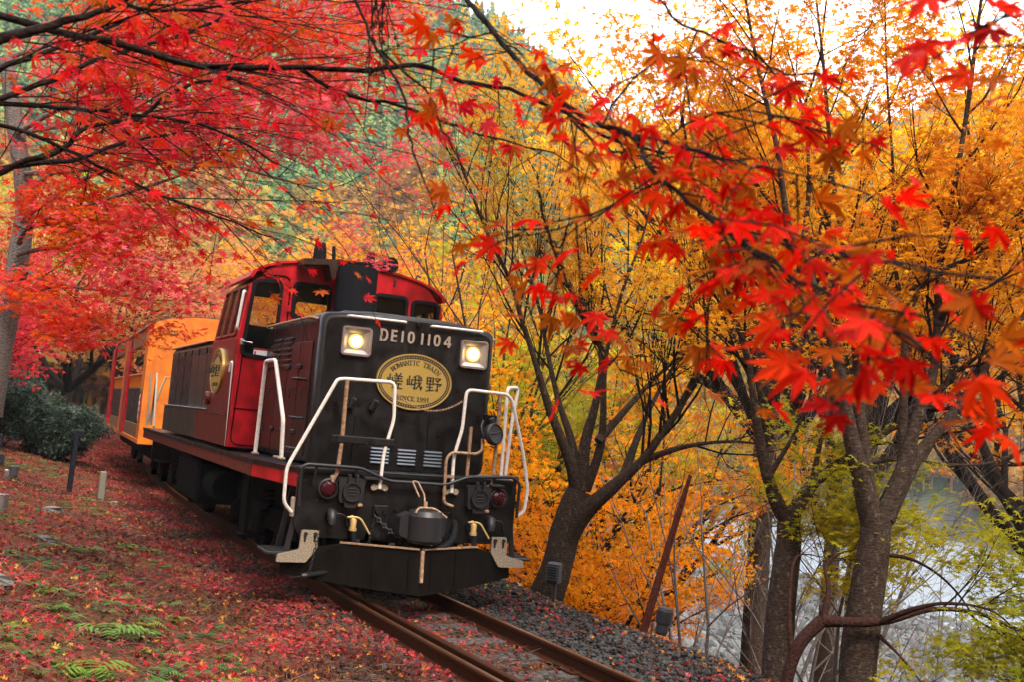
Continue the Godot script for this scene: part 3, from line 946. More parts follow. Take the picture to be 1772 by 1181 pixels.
	for s in [-1.0, 1.0]:
		for k in 3:
			mb = Mb.new()
			var xf := Transform3D(Basis(Vector3(0, 0, 1), 0.13 * s), Vector3(1.335 * s, 3.08, -3.34 - 0.475 * k))
			mb.box(xf.origin, Vector3(0.012, 0.64, 0.42), 0.0, xf.basis)
			var w := part(t, "side_window", mb, M["glass"])
			mb = Mb.new()
			for z in [-0.2, 0.2]:
				mb.box(xf * Vector3(0.012 * s, 0, z), Vector3(0.03, 0.66, 0.035), 0.006, xf.basis)
			for y in [-0.32, 0.32]:
				mb.box(xf * Vector3(0.012 * s, y, 0), Vector3(0.03, 0.035, 0.36), 0.006, xf.basis)
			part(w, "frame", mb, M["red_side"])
	# darker brown-red lower and upper side skins of the cab
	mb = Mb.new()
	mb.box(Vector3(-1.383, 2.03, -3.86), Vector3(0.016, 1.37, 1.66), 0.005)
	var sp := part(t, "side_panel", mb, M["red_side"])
	mb = Mb.new()
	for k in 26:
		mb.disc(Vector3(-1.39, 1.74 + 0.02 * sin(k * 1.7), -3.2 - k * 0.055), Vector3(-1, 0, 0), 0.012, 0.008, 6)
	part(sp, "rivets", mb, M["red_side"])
	badge(t, Transform3D(Basis(Vector3.UP, -PI / 2), Vector3(-1.391, 2.3, -4.05)), "side_badge")
	mb = Mb.new()
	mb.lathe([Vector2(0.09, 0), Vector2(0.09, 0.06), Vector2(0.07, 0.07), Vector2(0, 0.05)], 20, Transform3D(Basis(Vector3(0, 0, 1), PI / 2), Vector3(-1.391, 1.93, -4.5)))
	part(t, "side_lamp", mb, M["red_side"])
	# cab door on the front, its seam, handle, sticker
	mb = Mb.new()
	frame_ring(mb, arc_poly([Vector2(-1.355, 1.37), Vector2(-0.8, 1.37), Vector2(-0.8, 3.57), Vector2(-1.27, 3.53)], 0.12), 0.014, 0.012, Transform3D(Basis.IDENTITY, Vector3(0, 0, -2.95)))
	mb.box(Vector3(-1.08, 1.82, -2.945), Vector3(0.55, 0.012, 0.012))
	var dr := part(t, "cab_door", mb, M["under"])
	mb = Mb.new()
	mb.box(Vector3(-1.335, 2.66, -2.93), Vector3(0.05, 0.09, 0.03), 0.01)
	mb.tube([Vector3(-1.33, 2.67, -2.9), Vector3(-1.22, 2.65, -2.86)], [0.016, 0.012], 8)
	part(dr, "door_handle", mb, M["chrome"])
	mb = Mb.new()
	mb.box(Vector3(-1.08, 2.55, -2.938), Vector3(0.2, 0.09, 0.006))
	var stk := part(t, "notice_sticker", mb, M["paper"])
	mb = Mb.new()
	mb.box(Vector3(-1.08, 2.585, -2.9345), Vector3(0.2, 0.025, 0.003))
	mb.box(Vector3(-1.16, 2.535, -2.9345), Vector3(0.02, 0.04, 0.003))
	part(stk, "red_stripe", mb, M["plate_red"])
	mb = Mb.new()
	mb.pipe([Vector3(-1.36, 3.3, -2.95), Vector3(-1.39, 3.3, -2.88), Vector3(-1.43, 2.82, -2.88), Vector3(-1.4, 2.82, -2.95)], 0.018, 8, 0.04)
	part(t, "door_grab_rail", mb, M["white"])
	mb = Mb.new()
	for y in [3.47, 3.15, 2.75]:
		mb.box(Vector3(-0.79, y, -2.94), Vector3(0.05, 0.09, 0.03), 0.008)
	mb.box(Vector3(-1.08, 3.53, -2.935), Vector3(0.1, 0.025, 0.02), 0.006)
	part(dr, "hinge", mb, M["red"])
	mb = Mb.new()
	mb.tube([Vector3(0.58, 3.62, -2.94), Vector3(0.59, 3.69, -2.9), Vector3(0.59, 3.72, -2.94)], [0.012, 0.012, 0.012], 6)
	mb.tube([Vector3(0.88, 3.76, -2.96), Vector3(0.9, 3.82, -2.96), Vector3(0.95, 3.8, -2.96)], [0.014, 0.014, 0.014], 6)
	part(t, "lifting_hook", mb, M["iron"])
	# roof lip, funnel, horns
	mb = Mb.new()
	var roof := PackedVector2Array()
	for k in 13:
		var a := PI * k / 12.0
		roof.append(Vector2(cos(a) * 1.33, 3.50 + sin(a) * 0.345))
	for k in 13:
		var a := PI * (12 - k) / 12.0
		roof.append(Vector2(cos(a) * 1.29, 3.485 + sin(a) * 0.335))
	mb.prism(roof, 1.85, Transform3D(Basis.IDENTITY, Vector3(0, 0, -2.91)))
	part(t, "cab_roof", mb, M["red"])
	mb = Mb.new()
	mb.prism(PackedVector2Array([Vector2(-0.74, 3.78), Vector2(-0.26, 3.83), Vector2(-0.26, 3.78), Vector2(-0.36, 3.55), Vector2(-0.42, 3.74), Vector2(-0.74, 3.7)]), 0.4, Transform3D(Basis.IDENTITY, Vector3(0, 0, -2.6)))
	part(t, "horn_shelf", mb, M["grime"])
	mb = Mb.new()
	mb.lathe([Vector2(0.085, 3.83), Vector2(0.08, 3.95), Vector2(0.065, 4.03), Vector2(0.05, 4.03), Vector2(0, 4.03)], 20, Transform3D(Basis.IDENTITY, Vector3(-0.5, 0, -2.8)))
	mb.tube([Vector3(-0.28, 3.8, -2.9), Vector3(-0.3, 4.03, -2.9)], [0.025, 0.025], 8)
	part(t, "roof_vent", mb, M["rubber"])
	mb = Mb.new()
	mb.lathe([Vector2(0.275, 2.97), Vector2(0.265, 3.0), Vector2(0.265, 3.77), Vector2(0.272, 3.775), Vector2(0.272, 3.80), Vector2(0.25, 3.80), Vector2(0.24, 3.5), Vector2(0, 3.5)], 40, Transform3D(Basis.IDENTITY, Vector3(-0.035, 0, -2.62)))
	part(t, "exhaust_stack", mb, M["rubber"])
	mb = Mb.new()
	mb.tube([Vector3(0.3, 3.88, -3.3), Vector3(0.48, 3.9, -3.0), Vector3(0.52, 3.905, -2.9)], [0.05, 0.085, 0.105], 14)
	mb.tube([Vector3(0.2, 3.86, -3.1), Vector3(0.25, 3.87, -3.3)], [0.07, 0.07], 10)
	mb.box(Vector3(0.27, 3.96, -3.1), Vector3(0.1, 0.2, 0.1), 0.02)
	part(t, "air_horn", mb, M["rubber"])
	# cab inside: control desk, seat, lamp
	mb = Mb.new()
	mb.box(Vector3(-0.62, 2.5, -3.7), Vector3(0.5, 1.0, 0.4), 0.03)
	mb.box(Vector3(-0.55, 3.08, -3.7), Vector3(0.3, 0.18, 0.2), 0.03)
	mb.box(Vector3(0.3, 2.4, -3.4), Vector3(1.0, 0.9, 0.4), 0.03)
	part(t, "control_desk", mb, M["under"])
	# --- handrails beside the cab
	mb = Mb.new()
	mb.pipe([Vector3(-1.37, 1.34, -3.06), Vector3(-1.38, 2.38, -3.1), Vector3(-1.395, 2.4, -3.16), Vector3(-1.395, 2.28, -3.2)], 0.022, 10, 0.03)
	part(t, "cab_handrail", mb, M["white"])
	mb = Mb.new()
	mb.pipe([Vector3(-1.38, 1.34, -1.31), Vector3(-1.37, 2.37, -1.30), Vector3(-1.35, 2.38, -0.92), Vector3(-1.32, 1.75, -0.42), Vector3(-1.29, 1.34, -0.46)], 0.022, 10, 0.06)
	var hr := part(t, "step_handrail", mb, M["white"])
	mb = Mb.new()
	for p in [Vector3(-1.38, 1.35, -1.31), Vector3(-1.29, 1.35, -0.46), Vector3(-1.28, 1.35, -0.7)]:
		mb.box(p, Vector3(0.07, 0.03, 0.1), 0.01)
	part(hr, "post_foot", mb, M["bracket"])
	for y in [2.2, 1.78, 1.45]:
		mb = Mb.new()
		mb.pipe([Vector3(-1.02, y, -0.78), Vector3(-1.12, y, -0.78), Vector3(-1.12, y, -1.02), Vector3(-1.02, y, -1.02)], 0.016, 6, 0.03)
		part(hood, "ladder_rung", mb, M["iron"])
	# --- behind the cab: side tanks, rear hood, rear platform
	for k in 5:
		mb = Mb.new()
		mb.box(Vector3(-1.3, 1.55, -5.15 - k * 0.86), Vector3(0.17, 0.42, 0.845), 0.012)
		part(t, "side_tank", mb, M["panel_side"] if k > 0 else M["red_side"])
	mb = Mb.new()
	mb.box(Vector3(-1.29, 1.772, -6.88), Vector3(0.22, 0.016, 4.3), 0.004)
	part(t, "tank_ledge", mb, M["steel_blue"])
	mb = Mb.new()
	var rs := hood_section(1.2, 2.78, 2.92, 1.34)
	mb.prism(rs, 5.3, Transform3D(Basis.IDENTITY, Vector3(0, 0, -4.70)))
	var rh := part(t, "rear_hood", mb, M["grime"])
	for k in 7:
		mb = Mb.new()
		mb.box(Vector3(-1.208, 2.2, -5.05 - k * 0.72), Vector3(0.022, 0.82, 0.66), 0.008)
		var dd := part(rh, "side_door", mb, M["panel_side"] if k < 4 else M["black"])
		for j in 3:
			mb = Mb.new()
			mb.box(Vector3(-1.215, 2.66, -4.86 - k * 0.72 - j * 0.17), Vector3(0.03, 0.1, 0.12), 0.006)
			part(rh, "vent_panel", mb, M["panel_side"])
	mb = Mb.new()
	mb.box(Vector3(-1.17, 2.80, -7.4), Vector3(0.12, 0.02, 5.3), 0.004)
	part(rh, "gutter", mb, M["cream"])
	mb = Mb.new()
	mb.box(Vector3(0, 2.95, -6.6), Vector3(1.3, 0.07, 2.4), 0.02)
	mb.pipe([Vector3(-0.6, 2.9, -5.4), Vector3(-0.6, 3.02, -5.5), Vector3(-0.6, 3.02, -6.6), Vector3(-0.6, 2.9, -6.7)], 0.02, 8, 0.05)
	mb.disc(Vector3(-0.75, 2.9, -5.2), Vector3(0, 1, 0), 0.05, 0.1, 12)
	mb.disc(Vector3(-0.75, 2.86, -7.6), Vector3(0, 1, 0), 0.06, 0.1, 12)
	part(rh, "roof_fitting", mb, M["iron"])
	mb = Mb.new()
	mb.tube([Vector3(-1.36, 1.335, -10.3), Vector3(-1.3, 2.35, -11.2), Vector3(-1.3, 1.335, -11.3)], [0.022, 0.022, 0.022], 8)
	mb.tube([Vector3(-1.36, 1.335, -11.42), Vector3(-1.38, 2.35, -11.42)], [0.022, 0.022], 8)
	mb.tube([Vector3(-1.36, 1.335, -11.45), Vector3(-1.1, 2.3, -11.45), Vector3(-0.4, 2.3, -11.45), Vector3(-0.4, 1.335, -11.45)], [0.022, 0.022, 0.022, 0.022], 8)
	part(t, "rear_railing", mb, M["bracket"])
	mb = Mb.new()
	mb.box(Vector3(0, 0.95, -11.52), Vector3(2.4, 0.55, 0.05), 0.01)
	part(t, "rear_beam", mb, M["black"])
	# --- under the frame
	mb = Mb.new()
	mb.box(Vector3(0, 0.95, -5.8), Vector3(1.7, 0.5, 11.2), 0.02)
	part(t, "main_frame", mb, M["under"])
	for z in [-1.3, -2.7, -4.1, -8.4, -10.1]:
		for s in [-1.0, 1.0]:
			mb = Mb.new()
			mb.lathe([Vector2(0, -0.07), Vector2(0.43, -0.07), Vector2(0.43, 0.05), Vector2(0.3, 0.04), Vector2(0.28, 0.015), Vector2(0.12, 0.015), Vector2(0.1, 0.06), Vector2(0, 0.06)], 28, Transform3D(Basis(Vector3(0, 0, 1), -PI / 2 * s), Vector3(0.56 * s, 0.43, z)))
			part(t, "wheel", mb, M["under"])
	for s in [-1.0, 1.0]:
		mb = Mb.new()
		mb.box(Vector3(0.86 * s, 0.55, -2.7), Vector3(0.14, 0.26, 3.6), 0.02)
		mb.box(Vector3(0.86 * s, 0.55, -9.25), Vector3(0.14, 0.26, 2.7), 0.02)
		for z in [-1.3, -2.7, -4.1, -8.4, -10.1]:
			mb.box(Vector3(0.93 * s, 0.46, z), Vector3(0.14, 0.3, 0.32), 0.03)
			for k in 5:
				mb.disc(Vector3(0.95 * s, 0.62 + k * 0.06, z + 0.35), Vector3(0, 1, 0), 0.08, 0.03, 10)
		part(t, "bogie_frame", mb, M["under"])
		mb = Mb.new()
		mb.box(Vector3(1.05 * s, 0.74, -6.0), Vector3(0.6, 0.62, 1.9), 0.04)
		mb.bar(Vector3(1.3 * s, 1.1, -1.9), Vector3(1.3 * s, 0.35, -1.9), 0.05, 0.3)
		mb.box(Vector3(1.28 * s, 0.4, -1.9), Vector3(0.2, 0.03, 0.4))
		mb.disc(Vector3(1.1 * s, 0.75, -4.9), Vector3(0, 0, 1), 0.2, 0.8, 18)
		part(t, "under_tank", mb, M["under"])

# ---------------------------------------------------------------- the coach
func make_coach() -> void:
	var f0 := -23.55
	var ang := YAW - 0.031
	var t := thing("open_coach", "orange open sided coach with red doors behind the locomotive", "coach", Transform3D(Basis(Vector3.UP, ang), DR * (lc(f0) - 0.02) + DF * f0))
	var mb := Mb.new()
	var prof := PackedVector2Array([Vector2(-1.36, 0.98), Vector2(1.36, 0.98), Vector2(1.36, 3.40)])
	for k in range(1, 8):
		var a := PI * k / 8.0
		prof.append(Vector2(cos(a) * 1.33, 3.40 + sin(a) * 0.30))
	prof.append(Vector2(-1.36, 3.40))
	mb.prism(prof, 0.08)
	var ew := part(t, "end_wall", mb, M["orange"])
	mb = Mb.new()
	mb.box(Vector3(-0.95, 3.3, 0.008), Vector3(0.3, 0.085, 0.012))
	var np := part(ew, "name_plate", mb, M["ink"])
	mb = Mb.new()
	for k in 5:
		mb.box(Vector3(-1.06 + k * 0.055, 3.3, 0.016), Vector3(0.036, 0.045, 0.004))
	part(ew, "plate_lettering", mb, M["brass"])
	mb = Mb.new()
	mb.pipe([Vector3(-1.15, 2.98, 0.0), Vector3(-1.15, 3.0, 0.06), Vector3(-0.9, 3.0, 0.06), Vector3(-0.9, 2.98, 0.0)], 0.012, 6, 0.02)
	part(ew, "grab_handle", mb, M["orange"])
	mb = Mb.new()
	mb.bar(Vector3(-1.2, 1.1, 0.012), Vector3(-1.2, 3.4, 0.012), 0.02, 0.02)
	part(ew, "corner_bead", mb, M["orange"])
	mb = Mb.new()
	for x in [-0.75, -0.45]:
		mb.pipe([Vector3(x, 3.6, -0.2), Vector3(x, 3.76, -0.2), Vector3(x + 0.2, 3.78, -0.2), Vector3(x + 0.2, 3.6, -0.2)], 0.012, 6, 0.03)
	part(t, "roof_handle", mb, M["iron"])
	# roof
	mb = Mb.new()
	var rf := PackedVector2Array()
	for k in 11:
		var a := PI * k / 10.0
		rf.append(Vector2(cos(a) * 1.40, 3.40 + sin(a) * 0.33))
	for k in 11:
		var a := PI * (10 - k) / 10.0
		rf.append(Vector2(cos(a) * 1.34, 3.38 + sin(a) * 0.28))
	mb.prism(rf, 12.6, Transform3D(Basis.IDENTITY, Vector3(0, 0, -0.085)))
	part(t, "roof", mb, M["coach_roof"])
	mb = Mb.new()
	mb.box(Vector3(0, 0.94, -6.35), Vector3(2.74, 0.1, 12.7), 0.01)
	part(t, "floor_frame", mb, M["orange"])
	mb = Mb.new()
	mb.box(Vector3(0, 0.7, -6.3), Vector3(1.8, 0.4, 12.0), 0.02)
	for z in [-2.0, -4.2, -8.6, -10.8]:
		for s in [-1.0, 1.0]:
			mb.disc(Vector3(0.5 * s, 0.42, z), Vector3(s, 0, 0), 0.41, 0.12, 24)
	part(t, "underframe", mb, M["under"])
	for s in [-1.0, 1.0]:
		var x: float = 1.33 * s
		for z in [-0.4, -6.6]:
			mb = Mb.new()
			mb.box(Vector3(x, 2.19, z + 0.02), Vector3(0.06, 2.42, 0.68), 0.01)
			part(t, "side_post", mb, M["orange"])
		for k in 2:
			var z0 := -0.72 - k * 6.2
			mb = Mb.new()
			mb.box(Vector3(x, 1.68, z0 - 1.9), Vector3(0.04, 0.78, 3.75), 0.008)
			part(t, "side_panel", mb, M["black"])
			mb = Mb.new()
			mb.box(Vector3(x, 1.14, z0 - 1.9), Vector3(0.05, 0.3, 3.75), 0.008)
			part(t, "lower_panel", mb, M["coach_brown"])
			for j in 12:
				mb = Mb.new()
				mb.box(Vector3(x, 2.22, z0 - 0.25 - j * 0.3), Vector3(0.04, 0.3, 0.05), 0.008)
				part(t, "baluster", mb, M["orange"])
			mb = Mb.new()
			mb.box(Vector3(x, 2.38, z0 - 1.9), Vector3(0.07, 0.05, 3.75), 0.01)
			part(t, "rail_cap", mb, M["orange"])
			mb = Mb.new()
			mb.box(Vector3(x, 3.2, z0 - 1.9), Vector3(0.05, 0.36, 3.75), 0.01)
			part(t, "header_board", mb, M["coach_brown"])
		for z in [-5.35, -12.0]:
			mb = Mb.new()
			mb.box(Vector3(x * 1.015, 2.15, z), Vector3(0.06, 2.34, 1.25), 0.01)
			part(t, "red_door", mb, M["red"])
	# side plaque and pipes on the near corner
	mb = Mb.new()
	mb.box(Vector3(-1.372, 1.66, -0.42), Vector3(0.014, 0.62, 0.3), 0.003)
	var pq := part(t, "side_plaque", mb, M["plate_red"])
	mb = Mb.new()
	mb.box(Vector3(-1.376, 2.02, -0.42), Vector3(0.014, 0.07, 0.3), 0.003)
	part(pq, "green_label", mb, M["plate_green"])
	mb = Mb.new()
	for k in 3:
		var gm := Mb.new()
		glyph(gm, k, Vector3.ZERO, 0.11, 0.004)
		mb.add(gm.mesh(), Transform3D(Basis(Vector3.UP, -PI / 2), Vector3(-1.382, 1.88 - k * 0.13, -0.36)))
	for k in 9:
		mb.box(Vector3(-1.382, 1.88 - k * 0.055, -0.5), Vector3(0.004, 0.034, 0.03))
	for k in 3:
		mb.box(Vector3(-1.382, 1.5 - k * 0.055, -0.36), Vector3(0.004, 0.034, 0.03))
	part(pq, "plaque_lettering", mb, M["paper"])
	# seats seen through the open side
	for k in 6:
		mb = Mb.new()
		mb.box(Vector3(-0.75, 1.42, -1.3 - k * 0.95), Vector3(0.95, 0.06, 0.42), 0.01)
		mb.box(Vector3(-0.75, 1.7, -1.52 - k * 0.95), Vector3(0.95, 0.6, 0.05), 0.01)
		part(t, "bench", mb, M["coach_brown"])

# ---------------------------------------------------------------- leaves and trees
func leaf_into(mb: Mb, xf: Transform3D, size: float, fine: bool, droop: float, fold: float) -> void:
	var ang := [-128.0, -82.0, -40.0, 0.0, 40.0, 82.0, 128.0] if fine else [-100.0, -48.0, 0.0, 48.0, 100.0]
	var ln := [0.42, 0.76, 0.95, 1.05, 0.95, 0.76, 0.42] if fine else [0.66, 0.95, 1.05, 0.95, 0.66]
	var pts := []
	for i in ang.size():
		var a := deg_to_rad(ang[i])
		var l: float = ln[i]
		var hv := deg_to_rad((ang[i] + (ang[i - 1] if i > 0 else ang[i] - 50.0)) * 0.5)
		pts.append(Vector2(sin(hv), cos(hv)) * (0.35 if i > 0 else 0.2))
		if fine:
			pts.append(Vector2(sin(a - 0.25), cos(a - 0.25)) * l * 0.60)
		pts.append(Vector2(sin(a), cos(a)) * l)
		if fine:
			pts.append(Vector2(sin(a + 0.25), cos(a + 0.25)) * l * 0.60)
	var la := deg_to_rad(ang[-1] + 25.0)
	pts.append(Vector2(sin(la), cos(la)) * 0.16)
	var p3 := []
	for q in pts:
		var y: float = -droop * q.length_squared() + fold * absf(q.x) + (0.05 * sin(q.x * 9.0 + q.y * 5.0) if fine else 0.0)
		p3.append(xf * (Vector3(q.x, y, q.y) * size))
	var c := xf * Vector3(0, 0, 0)
	var base := mb.col
	for i in p3.size() - 1:
		if fine:
			var k := (0.80 if i % 4 < 2 else 1.12) * (0.9 + 0.2 * sin(i * 2.3))
			mb.col = Color(base.r * k, base.g * k, base.b * k)
		mb.tri(c, p3[i], p3[i + 1])
	mb.col = base
	mb.tri(c + xf.basis.x * (0.02 * size), c - xf.basis.x * (0.02 * size), xf * (Vector3(0, 0.08, -0.7) * size))

func rnd(a: float, b: float) -> float:
	return rng.randf_range(a, b)

func rv() -> Vector3:
	return Vector3(rnd(-1, 1), rnd(-1, 1), rnd(-1, 1))

func leaf_basis(tilt: float) -> Basis:
	return Basis(Vector3.UP, rnd(0, TAU)) * Basis(Vector3.RIGHT, rng.randfn(0.0, tilt)) * Basis(Vector3.FORWARD, rng.randfn(0.0, tilt))

func spray_mesh(cnt: int, radius: float, size: float, thick: float, fine := false, tilt := 0.4) -> ArrayMesh:
	var mb := Mb.new()
	for i in cnt:
		var a := rnd(0, TAU)
		var r := radius * sqrt(rnd(0.03, 1))
		var k := rnd(0.72, 1.15)
		var g := rnd(0.72, 1.12)
		mb.col = Color(g, g * rnd(0.88, 1.1), g)
		leaf_into(mb, Transform3D(leaf_basis(tilt), Vector3(cos(a) * r, rnd(-thick, thick) - 0.25 * r, sin(a) * r)), size * k, fine, rnd(0.0, 0.35), rnd(-0.1, 0.3))
	return mb.mesh()

func grow(mb: Mb, tips: Array, p: Vector3, d: Vector3, ln: float, r: float, lev: int, up: float, spread := 0.75) -> void:
	var cnt := 4
	var pts := [p]
	var rr := [r]
	var ds := [d]
	for i in cnt:
		d = (d + rv() * 0.20 + Vector3(0, up, 0)).normalized()
		p += d * (ln / cnt)
		pts.append(p)
		rr.append(maxf(lerpf(r, r * 0.35, (i + 1.0) / cnt), 0.0015))
		ds.append(d)
	mb.tube(pts, rr, 6 if r > 0.02 else (4 if r > 0.006 else 3), false)
	if lev == 0:
		for i in range(1, cnt + 1):
			tips.append([pts[i], ds[i]])
		return
	for i in range(1, cnt + 1):
		var side: Vector3 = ds[i].cross(Vector3.UP)
		if side.length() < 0.2:
			side = ds[i].cross(Vector3.RIGHT)
		side = side.normalized() * (1.0 if i % 2 else -1.0)
		side = (side + rv() * 0.7).normalized()
		var nd: Vector3 = (ds[i] + side * spread * rnd(0.7, 1.3)).normalized()
		grow(mb, tips, pts[i], nd, ln * rnd(0.5, 0.72), rr[i] * 0.62, lev - 1, up, spread)

func ramp(cols: Array, t: float) -> Color:
	var x := clampf(t, 0.0, 0.999) * (cols.size() - 1)
	var i := int(x)
	return (cols[i] as Color).lerp(cols[i + 1], x - i)

func polyline(l: Array) -> Array:      # [[x,y,z,r],...] -> [points, radii], smoothed
	var p := []
	var r := []
	var cnt := l.size()
	for i in cnt - 1:
		var a := Vector3(l[maxi(i - 1, 0)][0], l[maxi(i - 1, 0)][1], l[maxi(i - 1, 0)][2])
		var b := Vector3(l[i][0], l[i][1], l[i][2])
		var c := Vector3(l[i + 1][0], l[i + 1][1], l[i + 1][2])
		var d := Vector3(l[mini(i + 2, cnt - 1)][0], l[mini(i + 2, cnt - 1)][1], l[mini(i + 2, cnt - 1)][2])
		for k in 4:
			p.append(b.cubic_interpolate(c, a, d, k / 4.0))
			r.append(lerpf(l[i][3], l[i + 1][3], k / 4.0))
	p.append(Vector3(l[-1][0], l[-1][1], l[-1][2]))
	r.append(float(l[-1][3]))
	return [p, r]

func rough_tube(mb: Mb, p: Array, r: Array, sides: int, amt: float) -> void:
	var q := []
	var s := []
	for i in p.size():
		var k: float = r[i]
		q.append(p[i] + Vector3(nz.get_noise_3dv(p[i] * 40.0), 0, nz.get_noise_3dv(p[i] * 40.0 + Vector3(90, 0, 0))) * k * amt)
		s.append(k * (1.0 + nz.get_noise_3dv(p[i] * 60.0 + Vector3(0, 70, 0)) * amt * 0.6))
	mb.tube(q, s, sides)

func limb_tree(called: String, label: String, category: String, group: String, limbs: Dictionary, bark: Material, twig_bark: Material, cols: Array, lmat: Material, spr: Mesh, opt: Dictionary) -> Node3D:
	var base: Array = limbs["trunk"][0] if limbs.has("trunk") else limbs[limbs.keys()[0]][0]
	var org := Vector3(base[0], base[1], base[2])
	var t := thing(called, label, category, Transform3D(Basis.IDENTITY, org), group)
	var inv := Transform3D(Basis.IDENTITY, -org)
	var twigs := Mb.new()
	var tips := []
	for key in limbs:
		var pl := polyline(limbs[key])
		var mb := Mb.new()
		var q := []
		for p in pl[0]:
			q.append(inv * (p as Vector3))
		for i in q.size():
			pl[1][i] = float(pl[1][i]) * float(opt.get("thin", 1.0)) * (1.0 if key == "trunk" else lerpf(1.12, float(opt.get("slim", 0.8)), clampf(i / (q.size() * 0.35), 0.0, 1.0)))
		rough_tube(mb, q, pl[1], 14 if key == "trunk" else 9, opt.get("rough", 0.25))
		part(t, "trunk" if key == "trunk" else "limb", mb, bark)
		if key == "trunk":
			continue
		var from := int(q.size() * float(opt.get("from", 0.4)))
		for i in range(from, q.size()):
			var fine_: float = 0.4 if (opt.get("fine", []) as Array).has(key) else (1.7 if (opt.get("full", []) as Array).has(key) else 1.0)
			if rng.randf() > float(opt.get("dens", 0.6)) * (0.4 + 0.6 * fine_):
				continue
			var d: Vector3 = (q[mini(i + 1, q.size() - 1)] - q[i - 1]).normalized()
			var side := (d.cross(Vector3(rnd(-0.3, 0.3), rnd(-0.3, 0.3), 1)) * (1.0 if rng.randf() < 0.5 else -1.0) + rv() * 0.5).normalized()
			var bias: Vector3 = opt.get("bias", Vector3.ZERO)
			var nd := (d + side * rnd(0.5, 1.1) + bias).normalized()
			var rad: float = clampf(float(pl[1][i]) * 0.5, 0.003, float(opt.get("maxr", 0.03)))
			grow(twigs, tips, q[i], nd, float(opt.get("len", 1.0)) * fine_ * rnd(0.6, 1.2), rad, int(opt.get("lev", 2)), float(opt.get("up", 0.05)), float(opt.get("spread", 0.75)))
	var tw_ := part(t, "twigs", twigs, twig_bark)
	tw_.set_meta("kind", "stuff")
	var sc := Sc.new()
	for tip in tips:
		var p: Vector3 = tip[0]
		var wp := p + org
		if wp.y < float(opt.get("min_y", -100.0)) or rng.randf() > float(opt.get("leafy", 0.7)):
			continue
		var c := ramp(cols, 0.5 + nz.get_noise_3dv(wp * 12.0) * 0.9 + rnd(-0.25, 0.25))
		sc.add(leaf_basis(0.25).scaled(Vector3.ONE * rnd(0.75, 1.25)), p + rv() * 0.05, c)
	if sc.cnt > 0:
		many(t, "crown", sc, spr, lmat)
	return t

# a wide maple made once and copied
func proto_maple(height: float, spread: float, sprays: Mesh, trunk_mat: Material, up: float, fork := 1.5, full := 0.88) -> Node3D:
	var t := Node3D.new()
	var trunk := Mb.new()
	var twigs := Mb.new()
	var tips := []
	rough_tube(trunk, [Vector3(0, -0.8, 0), Vector3(0.02, fork * 0.5, 0.02), Vector3(0.06, fork, 0)], [0.2, 0.15, 0.12], 10, 0.3)
	part(t, "trunk", trunk, trunk_mat)
	for k in 6:
		var a := TAU * k / 6.0 + rnd(-0.3, 0.3)
		var d := Vector3(cos(a) * spread, rnd(0.7, 1.2), sin(a) * spread).normalized()
		grow(twigs, tips, Vector3(0.04, fork * rnd(0.75, 1.0), 0), d, height * 0.5, 0.11, 3, up)
	part(t, "limbs", twigs, M["bark_dark"])
	var sc := Sc.new()
	for tip in tips:
		var p: Vector3 = tip[0]
		if rng.randf() < full + nz.get_noise_3dv(p * 26.0) * 1.6:
			var g := 0.75 + 0.5 * rng.randf() + nz.get_noise_3dv(p * 20.0) * 0.35
			sc.add(leaf_basis(0.25).scaled(Vector3.ONE * rnd(0.8, 1.35)), p + rv() * 0.12, Color(g, g * rnd(0.8, 1.2), g))
	many(t, "crown", sc, sprays, M["leaf_soft"])
	return t

func place_tree(proto: Node3D, called: String, label: String, category: String, group: String, x: float, z: float, s: float, leaf: Material, dy := 0.0) -> Node3D:
	var o: Node3D = proto.duplicate()
	o.name = numbered(called)
	add_child(o)
	var at := wy(x, z)
	o.transform = Transform3D(Basis(Vector3.UP, rnd(0, TAU)).scaled(Vector3(s, s * rnd(0.9, 1.1), s)), at + Vector3(0, dy, 0))
	o.set_meta("label", label)
	o.set_meta("category", category)
	o.set_meta("group", group)
	for ch in o.get_children():
		if ch is MultiMeshInstance3D:
			ch.material_override = leaf
	return o

